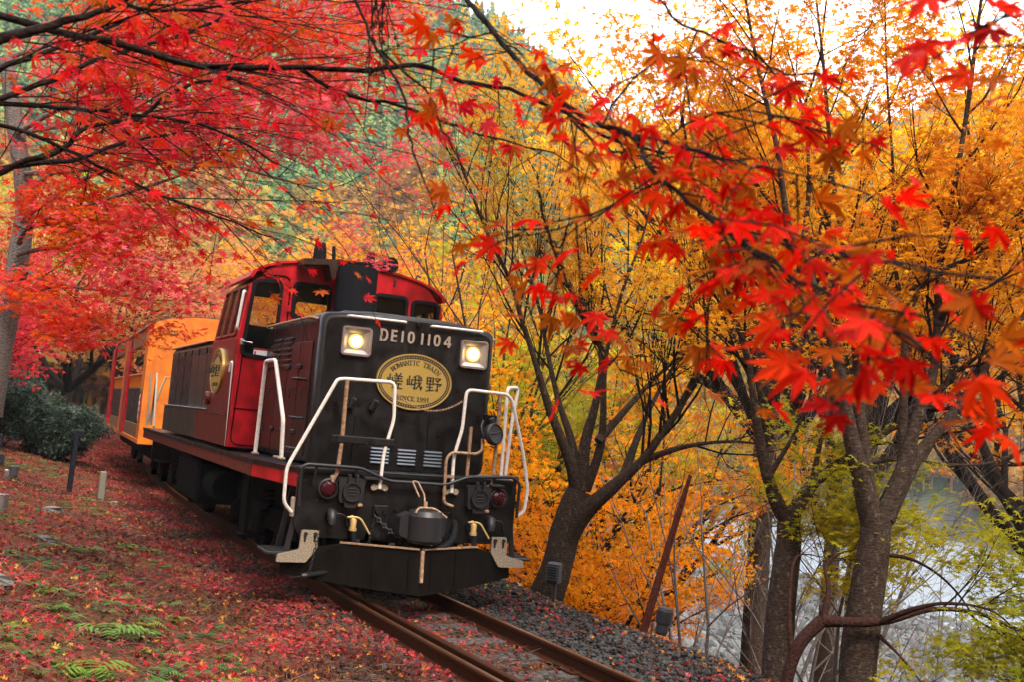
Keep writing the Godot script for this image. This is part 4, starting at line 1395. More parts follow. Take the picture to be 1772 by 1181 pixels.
# ---------------------------------------------------------------- limb lines in world metres: [x, y, z, radius]
const L_FORKED := {
		"trunk": [[0.721,-0.293,-14.200,0.2763],[0.811,0.088,-14.200,0.2571],[0.914,0.510,-14.200,0.2379],[0.978,0.854,-14.200,0.2188],[1.055,1.126,-14.200,0.1996]],
		"a": [[1.037,1.064,-14.200,0.1151],[0.881,1.495,-14.075,0.1032],[0.600,2.075,-13.950,0.0914],[0.359,2.653,-13.825,0.0799],[0.122,3.224,-13.700,0.0685],[-0.113,3.788,-13.575,0.0573],[-0.370,4.194,-13.450,0.0463],[-0.679,4.814,-13.325,0.0356],[-0.898,5.285,-13.200,0.0250]],
		"b": [[1.049,1.110,-14.200,0.0921],[0.917,1.721,-14.333,0.0814],[0.681,2.324,-14.467,0.0704],[0.472,3.024,-14.600,0.0592],[0.357,3.509,-14.733,0.0478],[0.050,4.317,-14.867,0.0362],[-0.103,4.993,-15.000,0.0243]],
		"c": [[1.078,1.128,-14.200,0.1151],[1.080,1.736,-14.250,0.1045],[1.180,2.284,-14.300,0.0937],[1.213,2.911,-14.350,0.0829],[0.986,3.368,-14.400,0.0720],[0.710,3.905,-14.450,0.0610],[0.523,4.297,-14.500,0.0500],[0.287,4.770,-14.550,0.0388],[0.154,5.421,-14.600,0.0276]],
		"d": [[1.123,1.147,-14.200,0.0921],[1.277,1.755,-14.067,0.0792],[1.239,2.582,-13.933,0.0665],[1.244,3.028,-13.800,0.0541],[1.368,3.777,-13.667,0.0419],[1.555,4.450,-13.533,0.0299],[1.627,5.030,-13.400,0.0181]],
		"e": [[0.884,0.319,-14.200,0.1765],[1.120,0.840,-14.050,0.1576],[1.454,1.214,-13.900,0.1390],[1.782,1.581,-13.750,0.1208],[2.025,2.008,-13.600,0.1029],[2.228,2.425,-13.450,0.0854],[2.538,3.317,-13.300,0.0683],[2.890,4.057,-13.150,0.0515],[3.037,4.552,-13.000,0.0351]],
		"f": [[1.592,1.374,-13.900,0.0751],[1.803,2.027,-14.175,0.0623],[2.103,2.679,-14.450,0.0488],[2.605,3.538,-14.725,0.0348],[3.198,4.610,-15.000,0.0203]],
		"g": [[1.788,1.580,-13.800,0.0671],[2.239,1.808,-13.475,0.0528],[2.746,1.927,-13.150,0.0391],[3.163,1.932,-12.825,0.0260],[3.686,2.014,-12.500,0.0135]],
		"h": [[1.231,1.790,-14.000,0.0757],[1.722,2.409,-14.375,0.0622],[2.136,2.856,-14.750,0.0478],[2.652,3.334,-15.125,0.0327],[3.086,4.169,-15.500,0.0168]],
}
const L_SLIM := {
		"trunk": [[2.620,-0.681,-9.900,0.1766],[2.645,-0.012,-9.900,0.1672],[2.652,0.454,-9.900,0.1579],[2.665,0.925,-9.900,0.1485],[2.668,1.215,-9.900,0.1391]],
		"a": [[2.657,1.214,-9.900,0.0910],[2.479,1.493,-9.833,0.0830],[2.349,1.852,-9.767,0.0751],[2.238,2.263,-9.700,0.0673],[2.127,2.671,-9.633,0.0596],[1.985,3.021,-9.567,0.0520],[1.843,3.368,-9.500,0.0445],[1.640,3.707,-9.433,0.0371],[1.493,4.153,-9.367,0.0298],[1.336,4.753,-9.300,0.0226]],
		"b": [[2.677,1.242,-9.900,0.0856],[2.864,1.543,-9.988,0.0790],[3.094,1.747,-10.075,0.0722],[3.385,1.932,-10.162,0.0652],[3.706,2.179,-10.250,0.0582],[4.032,2.431,-10.338,0.0510],[4.388,2.803,-10.425,0.0437],[4.868,3.136,-10.512,0.0362],[5.247,3.351,-10.600,0.0286]],
		"c": [[2.922,1.569,-10.100,0.0437],[2.991,1.954,-10.175,0.0364],[3.112,2.350,-10.250,0.0291],[3.157,2.918,-10.325,0.0216],[3.090,3.490,-10.400,0.0141]],
		"d": [[2.411,1.624,-9.700,0.0367],[2.553,1.977,-9.533,0.0275],[2.638,2.340,-9.367,0.0186],[2.664,2.788,-9.200,0.0099]],
}
const L_THICK := {
		"trunk": [[3.121,-0.588,-9.200,0.2039],[3.143,0.128,-9.200,0.1915],[3.174,0.612,-9.200,0.1790],[3.201,1.100,-9.200,0.1666],[3.213,1.320,-9.200,0.1542]],
		"a": [[3.190,1.294,-9.200,0.1144],[3.064,1.678,-9.156,0.1037],[2.925,2.110,-9.111,0.0930],[2.812,2.543,-9.067,0.0825],[2.649,2.971,-9.022,0.0721],[2.463,3.396,-8.978,0.0617],[2.255,3.768,-8.933,0.0515],[2.105,4.394,-8.889,0.0414],[1.875,5.116,-8.844,0.0313],[1.731,5.644,-8.800,0.0214]],
		"b": [[3.208,1.320,-9.200,0.0845],[3.116,1.877,-9.257,0.0758],[3.064,2.324,-9.314,0.0669],[3.008,2.831,-9.371,0.0579],[2.924,3.450,-9.429,0.0488],[2.756,4.396,-9.486,0.0396],[2.635,5.373,-9.543,0.0302],[2.524,6.156,-9.600,0.0208]],
		"c": [[3.249,1.299,-9.200,0.1094],[3.430,1.756,-9.222,0.1000],[3.517,2.160,-9.244,0.0905],[3.662,2.625,-9.267,0.0810],[3.690,3.035,-9.289,0.0714],[3.705,3.707,-9.311,0.0618],[3.798,4.292,-9.333,0.0521],[3.887,4.991,-9.356,0.0424],[3.953,5.754,-9.378,0.0327],[3.991,6.254,-9.400,0.0229]],
		"d": [[3.285,1.351,-9.200,0.1044],[3.567,1.863,-9.333,0.0933],[3.904,2.271,-9.467,0.0819],[4.202,2.636,-9.600,0.0701],[4.457,2.983,-9.733,0.0579],[4.821,3.458,-9.867,0.0453],[5.195,3.950,-10.000,0.0324]],
		"e": [[3.459,1.755,-9.300,0.0603],[3.418,2.352,-9.250,0.0529],[3.392,3.052,-9.200,0.0456],[3.562,3.465,-9.150,0.0383],[3.930,3.691,-9.100,0.0312],[4.244,3.962,-9.050,0.0241],[4.554,4.281,-9.000,0.0170]],
		"f": [[3.446,2.558,-9.300,0.0503],[3.426,3.180,-9.420,0.0433],[3.360,3.768,-9.540,0.0361],[3.364,4.491,-9.660,0.0287],[3.306,5.346,-9.780,0.0211],[3.269,6.292,-9.900,0.0134]],
		"g": [[3.702,3.088,-9.300,0.0553],[3.737,3.268,-9.067,0.0400],[3.972,3.406,-8.833,0.0255],[4.228,3.729,-8.600,0.0116]],
		"h": [[3.187,1.829,-9.400,0.0406],[3.592,1.881,-9.675,0.0340],[4.125,1.865,-9.950,0.0269],[4.678,1.930,-10.225,0.0193],[5.247,2.197,-10.500,0.0114]],
		"i": [[2.448,3.428,-9.200,0.0448],[2.542,4.373,-9.467,0.0333],[2.455,5.257,-9.733,0.0210],[2.253,6.072,-10.000,0.0081]],
}
const L_LOW := {
		"trunk": [[2.440,-0.401,-9.000,0.0827],[2.494,0.023,-9.000,0.0795],[2.588,0.289,-9.000,0.0762],[2.768,0.492,-9.000,0.0730]],
		"a": [[2.768,0.492,-9.000,0.0681],[3.020,0.505,-8.967,0.0598],[3.293,0.548,-8.933,0.0515],[3.607,0.673,-8.900,0.0433],[3.973,0.677,-8.867,0.0351],[4.293,0.579,-8.833,0.0271],[4.609,0.519,-8.800,0.0190]],
		"b": [[2.768,0.492,-9.000,0.0389],[2.826,0.742,-9.100,0.0320],[2.818,0.897,-9.200,0.0249],[2.950,1.018,-9.300,0.0176],[3.230,1.080,-9.400,0.0102]],
		"c": [[2.524,0.166,-9.000,0.0341],[2.513,0.569,-9.125,0.0277],[2.555,0.893,-9.250,0.0212],[2.674,0.986,-9.375,0.0146],[2.966,0.946,-9.500,0.0077]],
		"d": [[3.233,0.549,-8.900,0.0433],[3.397,0.684,-8.725,0.0336],[3.600,0.775,-8.550,0.0243],[3.886,0.761,-8.375,0.0153],[4.078,0.549,-8.200,0.0066]],
		"e": [[3.227,1.064,-9.100,0.0295],[3.570,1.030,-9.225,0.0243],[3.928,0.847,-9.350,0.0190],[4.250,0.508,-9.475,0.0134],[4.589,-0.087,-9.600,0.0078]],
		"f": [[3.264,0.397,-9.100,0.0295],[3.373,0.268,-8.850,0.0179],[3.471,0.105,-8.600,0.0070]],
}
const L_RED := {
		"trunk": [[-4.553,1.580,-9.500,0.1130],[-4.528,2.198,-9.500,0.1064],[-4.487,2.617,-9.500,0.0998],[-4.464,2.932,-9.500,0.0932],[-4.461,3.247,-9.500,0.0866],[-4.485,3.615,-9.500,0.0800],[-4.612,4.136,-9.500,0.0734],[-4.802,4.818,-9.500,0.0668]],
		"a": [[-4.375,3.114,-9.300,0.0226],[-4.201,3.226,-9.083,0.0194],[-3.701,3.390,-8.867,0.0164],[-3.363,3.460,-8.650,0.0134],[-2.845,3.603,-8.433,0.0106],[-2.611,3.654,-8.217,0.0080],[-2.174,3.876,-8.000,0.0054]],
		"b": [[-4.357,3.218,-9.300,0.0201],[-4.228,3.240,-9.140,0.0170],[-3.736,3.301,-8.980,0.0141],[-3.339,3.304,-8.820,0.0112],[-2.955,3.358,-8.660,0.0084],[-2.668,3.421,-8.500,0.0057]],
		"c": [[-4.395,2.702,-9.300,0.0201],[-4.241,2.866,-9.083,0.0174],[-3.967,2.774,-8.867,0.0148],[-3.619,2.706,-8.650,0.0123],[-3.284,2.673,-8.433,0.0099],[-3.013,2.631,-8.217,0.0076],[-2.770,2.629,-8.000,0.0054]],
		"d": [[-4.458,2.595,-9.300,0.0201],[-4.138,2.643,-9.025,0.0159],[-3.718,2.514,-8.750,0.0118],[-3.383,2.438,-8.475,0.0080],[-3.132,2.359,-8.200,0.0044]],
		"k": [[-4.612,4.136,-9.500,0.0231],[-4.108,4.360,-9.750,0.0191],[-3.414,4.692,-10.000,0.0149],[-2.671,4.981,-10.250,0.0104],[-2.116,5.261,-10.500,0.0057]],
		"l": [[-4.802,4.818,-9.500,0.0231],[-4.205,5.182,-9.750,0.0191],[-3.499,5.454,-10.000,0.0149],[-2.672,5.536,-10.250,0.0104],[-2.109,5.771,-10.500,0.0057]],
		"m": [[-4.457,3.752,-9.400,0.0203],[-3.837,3.908,-9.600,0.0169],[-3.143,4.266,-9.800,0.0132],[-2.447,4.437,-10.000,0.0095],[-1.985,4.447,-10.200,0.0055]],
		"e": [[-4.382,3.011,-9.300,0.0226],[-4.101,3.092,-9.333,0.0168],[-3.603,3.089,-9.367,0.0110],[-3.101,3.085,-9.400,0.0051]],
		"f": [[-4.385,3.526,-9.300,0.0251],[-4.122,3.732,-9.200,0.0214],[-3.699,3.897,-9.100,0.0177],[-3.332,4.054,-9.000,0.0141],[-2.884,4.316,-8.900,0.0106],[-2.546,4.614,-8.800,0.0071]],
		"g": [[-4.427,3.336,-9.400,0.0229],[-4.186,3.668,-9.620,0.0203],[-3.826,3.969,-9.840,0.0176],[-3.211,4.190,-10.060,0.0147],[-2.589,4.128,-10.280,0.0117],[-1.997,4.057,-10.500,0.0085]],
		"h": [[-4.564,4.112,-9.400,0.0229],[-4.194,4.331,-9.320,0.0191],[-3.727,4.556,-9.240,0.0155],[-3.159,4.736,-9.160,0.0119],[-2.565,5.071,-9.080,0.0083],[-2.066,5.290,-9.000,0.0049]],
}
const L_OVER := {
		"a": [[-1.650,2.915,-3.000,0.0122],[-1.552,2.904,-3.008,0.0116],[-1.334,2.871,-3.015,0.0110],[-1.158,2.851,-3.023,0.0104],[-0.997,2.816,-3.031,0.0098],[-0.848,2.825,-3.038,0.0092],[-0.716,2.839,-3.046,0.0085],[-0.482,2.853,-3.054,0.0079],[-0.349,2.882,-3.062,0.0073],[-0.210,2.849,-3.069,0.0067],[-0.073,2.839,-3.077,0.0061],[0.067,2.798,-3.085,0.0055],[0.219,2.728,-3.092,0.0048],[0.403,2.688,-3.100,0.0042]],
		"a2": [[-0.683,2.836,-3.050,0.0066],[-0.568,2.793,-3.100,0.0059],[-0.400,2.783,-3.150,0.0051],[-0.252,2.757,-3.200,0.0043],[-0.118,2.737,-3.250,0.0035],[0.084,2.719,-3.300,0.0027]],
		"b": [[-1.471,2.700,-2.700,0.0190],[-1.424,2.759,-2.775,0.0158],[-1.326,2.833,-2.850,0.0123],[-1.237,2.912,-2.925,0.0087],[-1.127,3.021,-3.000,0.0049]],
		"c": [[-1.818,2.801,-3.400,0.0119],[-1.774,2.894,-3.480,0.0105],[-1.702,2.969,-3.560,0.0090],[-1.627,3.058,-3.640,0.0075],[-1.506,3.162,-3.720,0.0058],[-1.402,3.294,-3.800,0.0041]],
		"d": [[-1.915,2.777,-3.600,0.0117],[-1.814,2.879,-3.700,0.0107],[-1.704,2.985,-3.800,0.0096],[-1.618,3.093,-3.900,0.0084],[-1.500,3.190,-4.000,0.0072],[-1.363,3.290,-4.100,0.0059],[-1.243,3.426,-4.200,0.0045]],
		"e": [[-2.110,2.916,-4.000,0.0108],[-1.930,2.943,-4.086,0.0099],[-1.809,2.966,-4.171,0.0090],[-1.705,2.991,-4.257,0.0081],[-1.570,3.002,-4.343,0.0070],[-1.404,3.015,-4.429,0.0060],[-1.199,2.966,-4.514,0.0049],[-1.087,2.909,-4.600,0.0037]],
		"f": [[-2.216,2.605,-4.200,0.0136],[-2.051,2.739,-4.257,0.0125],[-1.898,2.832,-4.314,0.0113],[-1.839,2.946,-4.371,0.0101],[-1.650,3.021,-4.429,0.0089],[-1.559,3.142,-4.486,0.0076],[-1.436,3.236,-4.543,0.0063],[-1.279,3.282,-4.600,0.0050]],
		"g": [[-2.283,2.718,-4.400,0.0143],[-2.086,2.797,-4.480,0.0124],[-1.951,2.847,-4.560,0.0104],[-1.816,2.947,-4.640,0.0083],[-1.671,3.018,-4.720,0.0061],[-1.545,3.079,-4.800,0.0039]],
		"h": [[-1.324,3.070,-3.200,0.0078],[-1.231,3.034,-3.200,0.0067],[-1.142,3.035,-3.200,0.0056],[-1.019,3.053,-3.200,0.0045],[-0.898,3.089,-3.200,0.0035]],
		"i": [[-2.048,2.813,-3.900,0.0095],[-1.922,2.820,-4.000,0.0083],[-1.734,2.761,-4.100,0.0071],[-1.485,2.668,-4.200,0.0058],[-1.228,2.605,-4.300,0.0044],[-1.033,2.556,-4.400,0.0030]],
}
const L_HANG := {
		"a": [[-0.472,2.893,-2.600,0.0042],[-0.416,2.787,-2.586,0.0039],[-0.367,2.713,-2.571,0.0036],[-0.312,2.625,-2.557,0.0033],[-0.291,2.536,-2.543,0.0029],[-0.258,2.450,-2.529,0.0026],[-0.223,2.379,-2.514,0.0023],[-0.203,2.322,-2.500,0.0020]],
		"b": [[-0.394,2.758,-2.600,0.0035],[-0.326,2.711,-2.620,0.0032],[-0.258,2.664,-2.640,0.0029],[-0.231,2.605,-2.660,0.0025],[-0.181,2.524,-2.680,0.0022],[-0.115,2.444,-2.700,0.0018]],
}
const L_FRONT := {
		"a": [[-0.223,2.988,-2.700,0.0080],[-0.166,2.886,-2.610,0.0076],[-0.096,2.783,-2.520,0.0071],[-0.036,2.695,-2.430,0.0067],[0.021,2.619,-2.340,0.0063],[0.080,2.543,-2.250,0.0059],[0.145,2.484,-2.160,0.0055],[0.197,2.442,-2.070,0.0051],[0.231,2.361,-1.980,0.0047],[0.293,2.274,-1.890,0.0044],[0.341,2.214,-1.800,0.0041],[0.393,2.158,-1.710,0.0037],[0.428,2.106,-1.620,0.0034],[0.464,2.067,-1.530,0.0031],[0.501,2.027,-1.440,0.0028],[0.523,1.983,-1.350,0.0026]],
		"a2": [[0.215,2.495,-2.250,0.0043],[0.272,2.444,-2.112,0.0034],[0.343,2.388,-1.975,0.0027],[0.412,2.333,-1.837,0.0020],[0.476,2.287,-1.700,0.0014]],
		"a3": [[0.050,2.614,-2.400,0.0039],[0.121,2.517,-2.350,0.0033],[0.184,2.467,-2.300,0.0028],[0.268,2.451,-2.250,0.0023],[0.347,2.438,-2.200,0.0018]],
		"a4": [[0.302,2.288,-1.950,0.0032],[0.363,2.218,-1.810,0.0026],[0.400,2.171,-1.670,0.0022],[0.435,2.132,-1.530,0.0017],[0.471,2.104,-1.390,0.0014],[0.486,2.069,-1.250,0.0010]],
		"a5": [[0.263,2.340,-2.000,0.0027],[0.160,2.281,-2.025,0.0023],[0.086,2.245,-2.050,0.0019],[-0.002,2.225,-2.075,0.0015],[-0.086,2.264,-2.100,0.0011]],
		"a6": [[0.360,2.234,-1.900,0.0026],[0.374,2.172,-2.000,0.0022],[0.376,2.106,-2.100,0.0017],[0.360,2.079,-2.200,0.0012]],
		"a7": [[0.449,2.119,-1.700,0.0023],[0.444,2.038,-1.600,0.0017],[0.452,1.980,-1.500,0.0012],[0.469,1.944,-1.400,0.0008]],
		"b": [[0.223,2.798,-2.200,0.0036],[0.304,2.737,-2.220,0.0032],[0.371,2.722,-2.240,0.0029],[0.465,2.702,-2.260,0.0026],[0.548,2.664,-2.280,0.0022],[0.629,2.684,-2.300,0.0019]],
		"c": [[0.763,2.564,-1.500,0.0024],[0.699,2.493,-1.467,0.0021],[0.635,2.466,-1.433,0.0018],[0.590,2.436,-1.400,0.0015]],
		"c2": [[0.724,2.474,-1.500,0.0016],[0.688,2.449,-1.475,0.0014],[0.636,2.431,-1.450,0.0012]],
		"e": [[0.154,2.526,-2.300,0.0031],[0.206,2.611,-2.250,0.0026],[0.271,2.650,-2.200,0.0021],[0.361,2.628,-2.150,0.0016],[0.449,2.558,-2.100,0.0011]],
		"e2": [[0.245,2.392,-2.100,0.0028],[0.296,2.459,-2.050,0.0024],[0.375,2.485,-2.000,0.0019],[0.452,2.466,-1.950,0.0014],[0.527,2.425,-1.900,0.0010]],
		"f": [[-0.062,2.670,-2.300,0.0031],[-0.103,2.706,-2.300,0.0025],[-0.166,2.687,-2.300,0.0019],[-0.240,2.655,-2.300,0.0012]],
		"d": [[0.029,2.389,-2.400,0.0032],[0.072,2.276,-2.420,0.0029],[0.121,2.175,-2.440,0.0025],[0.161,2.114,-2.460,0.0021],[0.206,2.066,-2.480,0.0017],[0.268,1.991,-2.500,0.0014]],
}

# ---------------------------------------------------------------- ground, track, water
func make_ground() -> void:
	var us := []
	var x := -160.0
	while x < 420.0:
		us.append(x)
		var a := absf(x + 1.5)
		x += 0.22 if a < 6.5 else (0.5 if a < 14.0 else (2.0 if a < 70.0 else 7.0))
	var fs := []
	var f := 80.0
	while f > -520.0:
		fs.append(f)
		f -= 6.0 if f > 14.0 else 0.3 if f > -26.0 else (1.2 if f > -60.0 else (3.0 if f > -160.0 else 7.0))
	var nu := us.size()
	var nf := fs.size()
	var pos := PackedVector3Array()
	var col := PackedColorArray()
	pos.resize(nu * nf)
	col.resize(nu * nf)
	for j in nf:
		for i in nu:
			var u: float = us[i]
			var ff: float = fs[j]
			var p := tw(u, ground_h(u, ff), ff)
			pos[j * nu + i] = p
			var m := nz.get_noise_2d(p.x * 10.0, p.z * 10.0)
			var c := Color(0.085, 0.046, 0.034)
			if u < -1.4:
				c = Color(0.085, 0.042, 0.030).lerp(Color(0.07, 0.085, 0.022), clampf(m * 2.2 - 0.1 + (-u - 3.0) * 0.04, 0.0, 0.7))
			elif u < 2.3:
				c = Color(0.045, 0.032, 0.028)
			if u < 6.0 and ff < -28.0:
				c = Color(0.13, 0.045, 0.032)
			elif u < 24.0:
				c = Color(0.16, 0.075, 0.035).lerp(Color(0.24, 0.10, 0.05), clampf(m * 2.0 + 0.5, 0.0, 1.0))
			elif p.y < -9.0:
				c = Color(0.22, 0.21, 0.20)
			else:
				c = Color(0.05, 0.085, 0.03)
			if p.y > 6.0 and p.length() > 70.0:
				c = Color(0.07, 0.11, 0.04)
			col[j * nu + i] = c
	var nrm := PackedVector3Array()
	nrm.resize(nu * nf)
	var idx := PackedInt32Array()
	for j in nf:
		for i in nu:
			var a := pos[j * nu + maxi(i - 1, 0)]
			var b := pos[j * nu + mini(i + 1, nu - 1)]
			var c := pos[maxi(j - 1, 0) * nu + i]
			var d := pos[mini(j + 1, nf - 1) * nu + i]
			var n := (b - a).cross(d - c).normalized()
			nrm[j * nu + i] = n if n.y > 0 else -n
			if i < nu - 1 and j < nf - 1:
				var k := j * nu + i
				idx.append_array(PackedInt32Array([k, k + nu, k + nu + 1, k, k + nu + 1, k + 1]))
	var arr := []
	arr.resize(Mesh.ARRAY_MAX)
	arr[Mesh.ARRAY_VERTEX] = pos
	arr[Mesh.ARRAY_NORMAL] = nrm
	arr[Mesh.ARRAY_COLOR] = col
	arr[Mesh.ARRAY_INDEX] = idx
	var m := ArrayMesh.new()
	m.add_surface_from_arrays(Mesh.PRIMITIVE_TRIANGLES, arr)
	struct("ground", m, M["ground"])
	var mb := Mb.new()
	var ring := []
	for k in 24:
		var ff := 10.0 - k * 20.0
		ring.append([tw(56.0, -12.1, ff), tw(150.0, -12.1, ff)])
	for k in 23:
		mb.quad(ring[k][0], ring[k][1], ring[k + 1][1], ring[k + 1][0])
	struct("river_water", mb, M["water"])

func rail_profile(x: float) -> PackedVector2Array:
	return PackedVector2Array([Vector2(x - 0.061, -0.15), Vector2(x + 0.061, -0.15), Vector2(x + 0.061, -0.135), Vector2(x + 0.012, -0.12), Vector2(x + 0.01, -0.045), Vector2(x + 0.031, -0.034), Vector2(x + 0.031, -0.008), Vector2(x + 0.024, 0.0), Vector2(x - 0.024, 0.0), Vector2(x - 0.031, -0.008), Vector2(x - 0.031, -0.034), Vector2(x - 0.01, -0.045), Vector2(x - 0.012, -0.12), Vector2(x - 0.061, -0.135)])

func make_track() -> void:
	var t := thing("railway_track", "rusty curved railway track with guard rail and half buried sleepers", "railway track")
	for r in [[-0.565, -55.0, 0.0], [0.565, -55.0, 0.0], [-0.40, -24.0, -0.004]]:
		var mb := Mb.new()
		var top := Mb.new()
		var pf := rail_profile(r[0])
		var cnt := int((3.0 - r[1]) / 0.75)
		for k in cnt:
			var f0 := 3.0 - k * 0.75
			var f1 := f0 - 0.75
			for i in pf.size():
				var a := pf[i]
				var b := pf[(i + 1) % pf.size()]
				mb.quad(tw(a.x, a.y + r[2], f0), tw(b.x, b.y + r[2], f0), tw(b.x, b.y + r[2], f1), tw(a.x, a.y + r[2], f1))
			var w := 0.017
			var y: float = 0.0012 + r[2]
			top.quad(tw(r[0] - w, y, f0), tw(r[0] + w, y, f0), tw(r[0] + w, y, f1), tw(r[0] - w, y, f1))
		var o := part(t, "guard_rail" if r[2] < 0.0 else "rail", mb, M["rust_rail"])
		if r[2] >= 0.0:
			part(o, "worn_top", top, M["rail_top"])
	for k in 34:
		var f := 0.6 - k * 0.66
		var mb := Mb.new()
		var ang := YAW + (f + 16.5) / 225.0
		mb.box(Vector3.ZERO, Vector3(2.0, 0.13, 0.21), 0.012)
		var o := part(t, "sleeper", mb, M["sleeper"])
		o.transform = Transform3D(Basis(Vector3.UP, ang), tw(rnd(-0.03, 0.03), -0.205, f))
		if k < 14:
			for s in [-0.565, 0.565]:
				mb = Mb.new()
				mb.box(Vector3(s, 0.075, 0), Vector3(0.26, 0.02, 0.16), 0.004)
				for d in [-0.09, 0.09]:
					mb.disc(Vector3(s + d, 0.085, 0.03), Vector3(0, 1, 0), 0.016, 0.03, 8)
				part(o, "tie_plate", mb, M["rust_rail"])

func stone_mesh(sd: int) -> ArrayMesh:
	var r2 := RandomNumberGenerator.new()
	r2.seed = sd
	var pts := []
	for i in 5:
		for j in 6:
			var la := -PI / 2 + PI * (i + 0.0) / 4.0
			var lo := TAU * (j + 0.5 * (i % 2)) / 6.0
			pts.append(Vector3(cos(la) * cos(lo), sin(la) * 0.8, cos(la) * sin(lo)) * r2.randf_range(0.75, 1.15) if i > 0 and i < 4 else Vector3(0, -0.75 if i == 0 else 0.75, 0))
	var mb := Mb.new()
	for i in 4:
		for j in 6:
			var a: Vector3 = pts[i * 6 + j]
			var b: Vector3 = pts[i * 6 + (j + 1) % 6]
			var c: Vector3 = pts[(i + 1) * 6 + (j + 1) % 6]
			var d: Vector3 = pts[(i + 1) * 6 + j]
			mb.quad(a, d, c, b)
	return mb.mesh()

func rand_basis() -> Basis:
	return Basis.from_euler(Vector3(rnd(0, TAU), rnd(0, TAU), rnd(0, TAU)))

func make_litter() -> void:
	for v in 3:
		var sc := Sc.new()
		for i in 9500:
			var f := -3.0 - 17.0 * pow(rng.randf(), 1.2)
			var u := rnd(0.68, 2.75) if rng.randf() < 0.72 else rnd(-1.6, 0.6)
			if absf(absf(u) - 0.565) < 0.09:
				continue
			var k := rnd(0.5, 1.0)
			var g := rnd(0.02, 0.075)
			sc.add(rand_basis().scaled(Vector3(1, 0.75, 1) * rnd(0.015, 0.036)), tw(u, ground_h(u, f) + rnd(-0.01, 0.04) + (0.03 if u > 0.68 and u < 2.2 else -0.015), f), Color(g * 1.08, g, g * 0.95))
		many(self, "ballast_gravel" if v == 0 else "ballast_gravel_%03d" % v, sc, stone_mesh(100 + v), M["ballast"])
	var red := [Color(0.05, 0.025, 0.018), Color(0.07, 0.034, 0.024), Color(0.08, 0.022, 0.017), Color(0.14, 0.022, 0.020), Color(0.28, 0.026, 0.03), Color(0.44, 0.075, 0.085), Color(0.48, 0.022, 0.02), Color(0.18, 0.07, 0.04)]
	var gold := [Color(0.35, 0.12, 0.03), Color(0.50, 0.22, 0.03), Color(0.30, 0.07, 0.03), Color(0.55, 0.36, 0.06)]
	for v in 4:
		var mb := Mb.new()
		leaf_into(mb, Transform3D.IDENTITY, 1.0, v < 2, [0.5, -0.4, 0.9, 0.1][v], [0.5, 0.1, -0.3, 0.8][v])
		var sc := Sc.new()
		for i in 40000:
			var f := -2.2 - 58.0 * pow(rng.randf(), 2.2)
			var u := -1.0 - 8.0 * pow(rng.randf(), 1.3) if rng.randf() < 0.72 else rnd(-1.8, 0.55)
			var w := rng.randf()
			if w > 0.9:
				u = rnd(0.6, 3.4)
			if absf(absf(u) - 0.565) < 0.075 or absf(u + 0.4) < 0.06:
				continue
			if u > -0.35 and u < 0.5 and rng.randf() < 0.45:
				continue
			if u > 0.7 and u < 2.2 and rng.randf() < 0.3:
				continue
			var dn := nz.get_noise_2d(u * 45.0, f * 45.0)
			if rng.randf() > 0.95 + dn * 1.1:
				continue
			var p := tw(u, ground_h(u, f) + (0.05 if u > 0.68 and u < 2.2 else 0.0), f)
			var c := ramp(gold if (rng.randf() < 0.10 or (u > 1.8 and rng.randf() < 0.7)) else red, 0.28 + rng.randf() * 0.5 + nz.get_noise_2d(u * 30.0 + 20.0, f * 30.0) * 0.7 + clampf((-u - 2.0) * 0.04, -0.06, 0.1))
			sc.add(leaf_basis(0.55).scaled(Vector3.ONE * rnd(0.022, 0.042)), p + Vector3(0, rnd(0.012, 0.05), 0), c)
		many(self, "fallen_leaves" if v == 0 else "fallen_leaves_%03d" % v, sc, mb.mesh(), M["leaf_wet"])
	# fine dead twigs and needles between the leaves
	var tm := Mb.new()
	tm.tube([Vector3(0, 0, 0), Vector3(0.3, 0.05, 0.05), Vector3(0.65, 0.02, -0.03), Vector3(1, 0, 0.02)], [0.012, 0.012, 0.01, 0.006], 3, false)
	var sc2 := Sc.new()
	for i in 22000:
		var f := -2.2 - 24.0 * pow(rng.randf(), 1.7)
		var u := -0.9 - 7.0 * pow(rng.randf(), 1.3) if rng.randf() < 0.85 else rnd(-0.35, 0.5)
		var g := rnd(0.04, 0.16)
		sc2.add(leaf_basis(0.2).scaled(Vector3.ONE * rnd(0.05, 0.28)), tw(u, ground_h(u, f) + rnd(0.01, 0.05), f), Color(g * 1.2, g * 0.75, g * 0.55))
	many(self, "dead_twigs", sc2, tm.mesh(), M["leaf_wet"])

func fern_mesh(fronds: int, length: float, arch: float) -> ArrayMesh:
	var mb := Mb.new()
	for k in fronds:
		var a := TAU * k / fronds + rnd(-0.3, 0.3)
		var d := Vector3(cos(a), 0, sin(a))
		var s := Vector3(-d.z, 0, d.x)
		var l := length * rnd(0.7, 1.1)
		var n := 9
		for i in n:
			var t := (i + 0.6) / n
			var p := d * (l * t) + Vector3(0, l * (arch * t - arch * 1.1 * t * t), 0)
			var w := l * 0.32 * sin(PI * minf(t * 0.9 + 0.1, 1.0)) + 0.006
			var g := rnd(0.8, 1.15)
			mb.col = Color(g, g, g * 0.9)
			for q in [-1.0, 1.0]:
				var e: Vector3 = p + s * (w * q) + d * (l * 0.10) - Vector3(0, w * 0.25, 0)
				mb.tri(p - d * (l * 0.035), e, p + d * (l * 0.05))
		mb.tube([Vector3.ZERO, d * (l * 0.5) + Vector3(0, l * (arch * 0.5 - arch * 0.275), 0), d * l - Vector3(0, l * arch * 0.1, 0)], [0.003, 0.002, 0.001], 3, false)
	return mb.mesh()

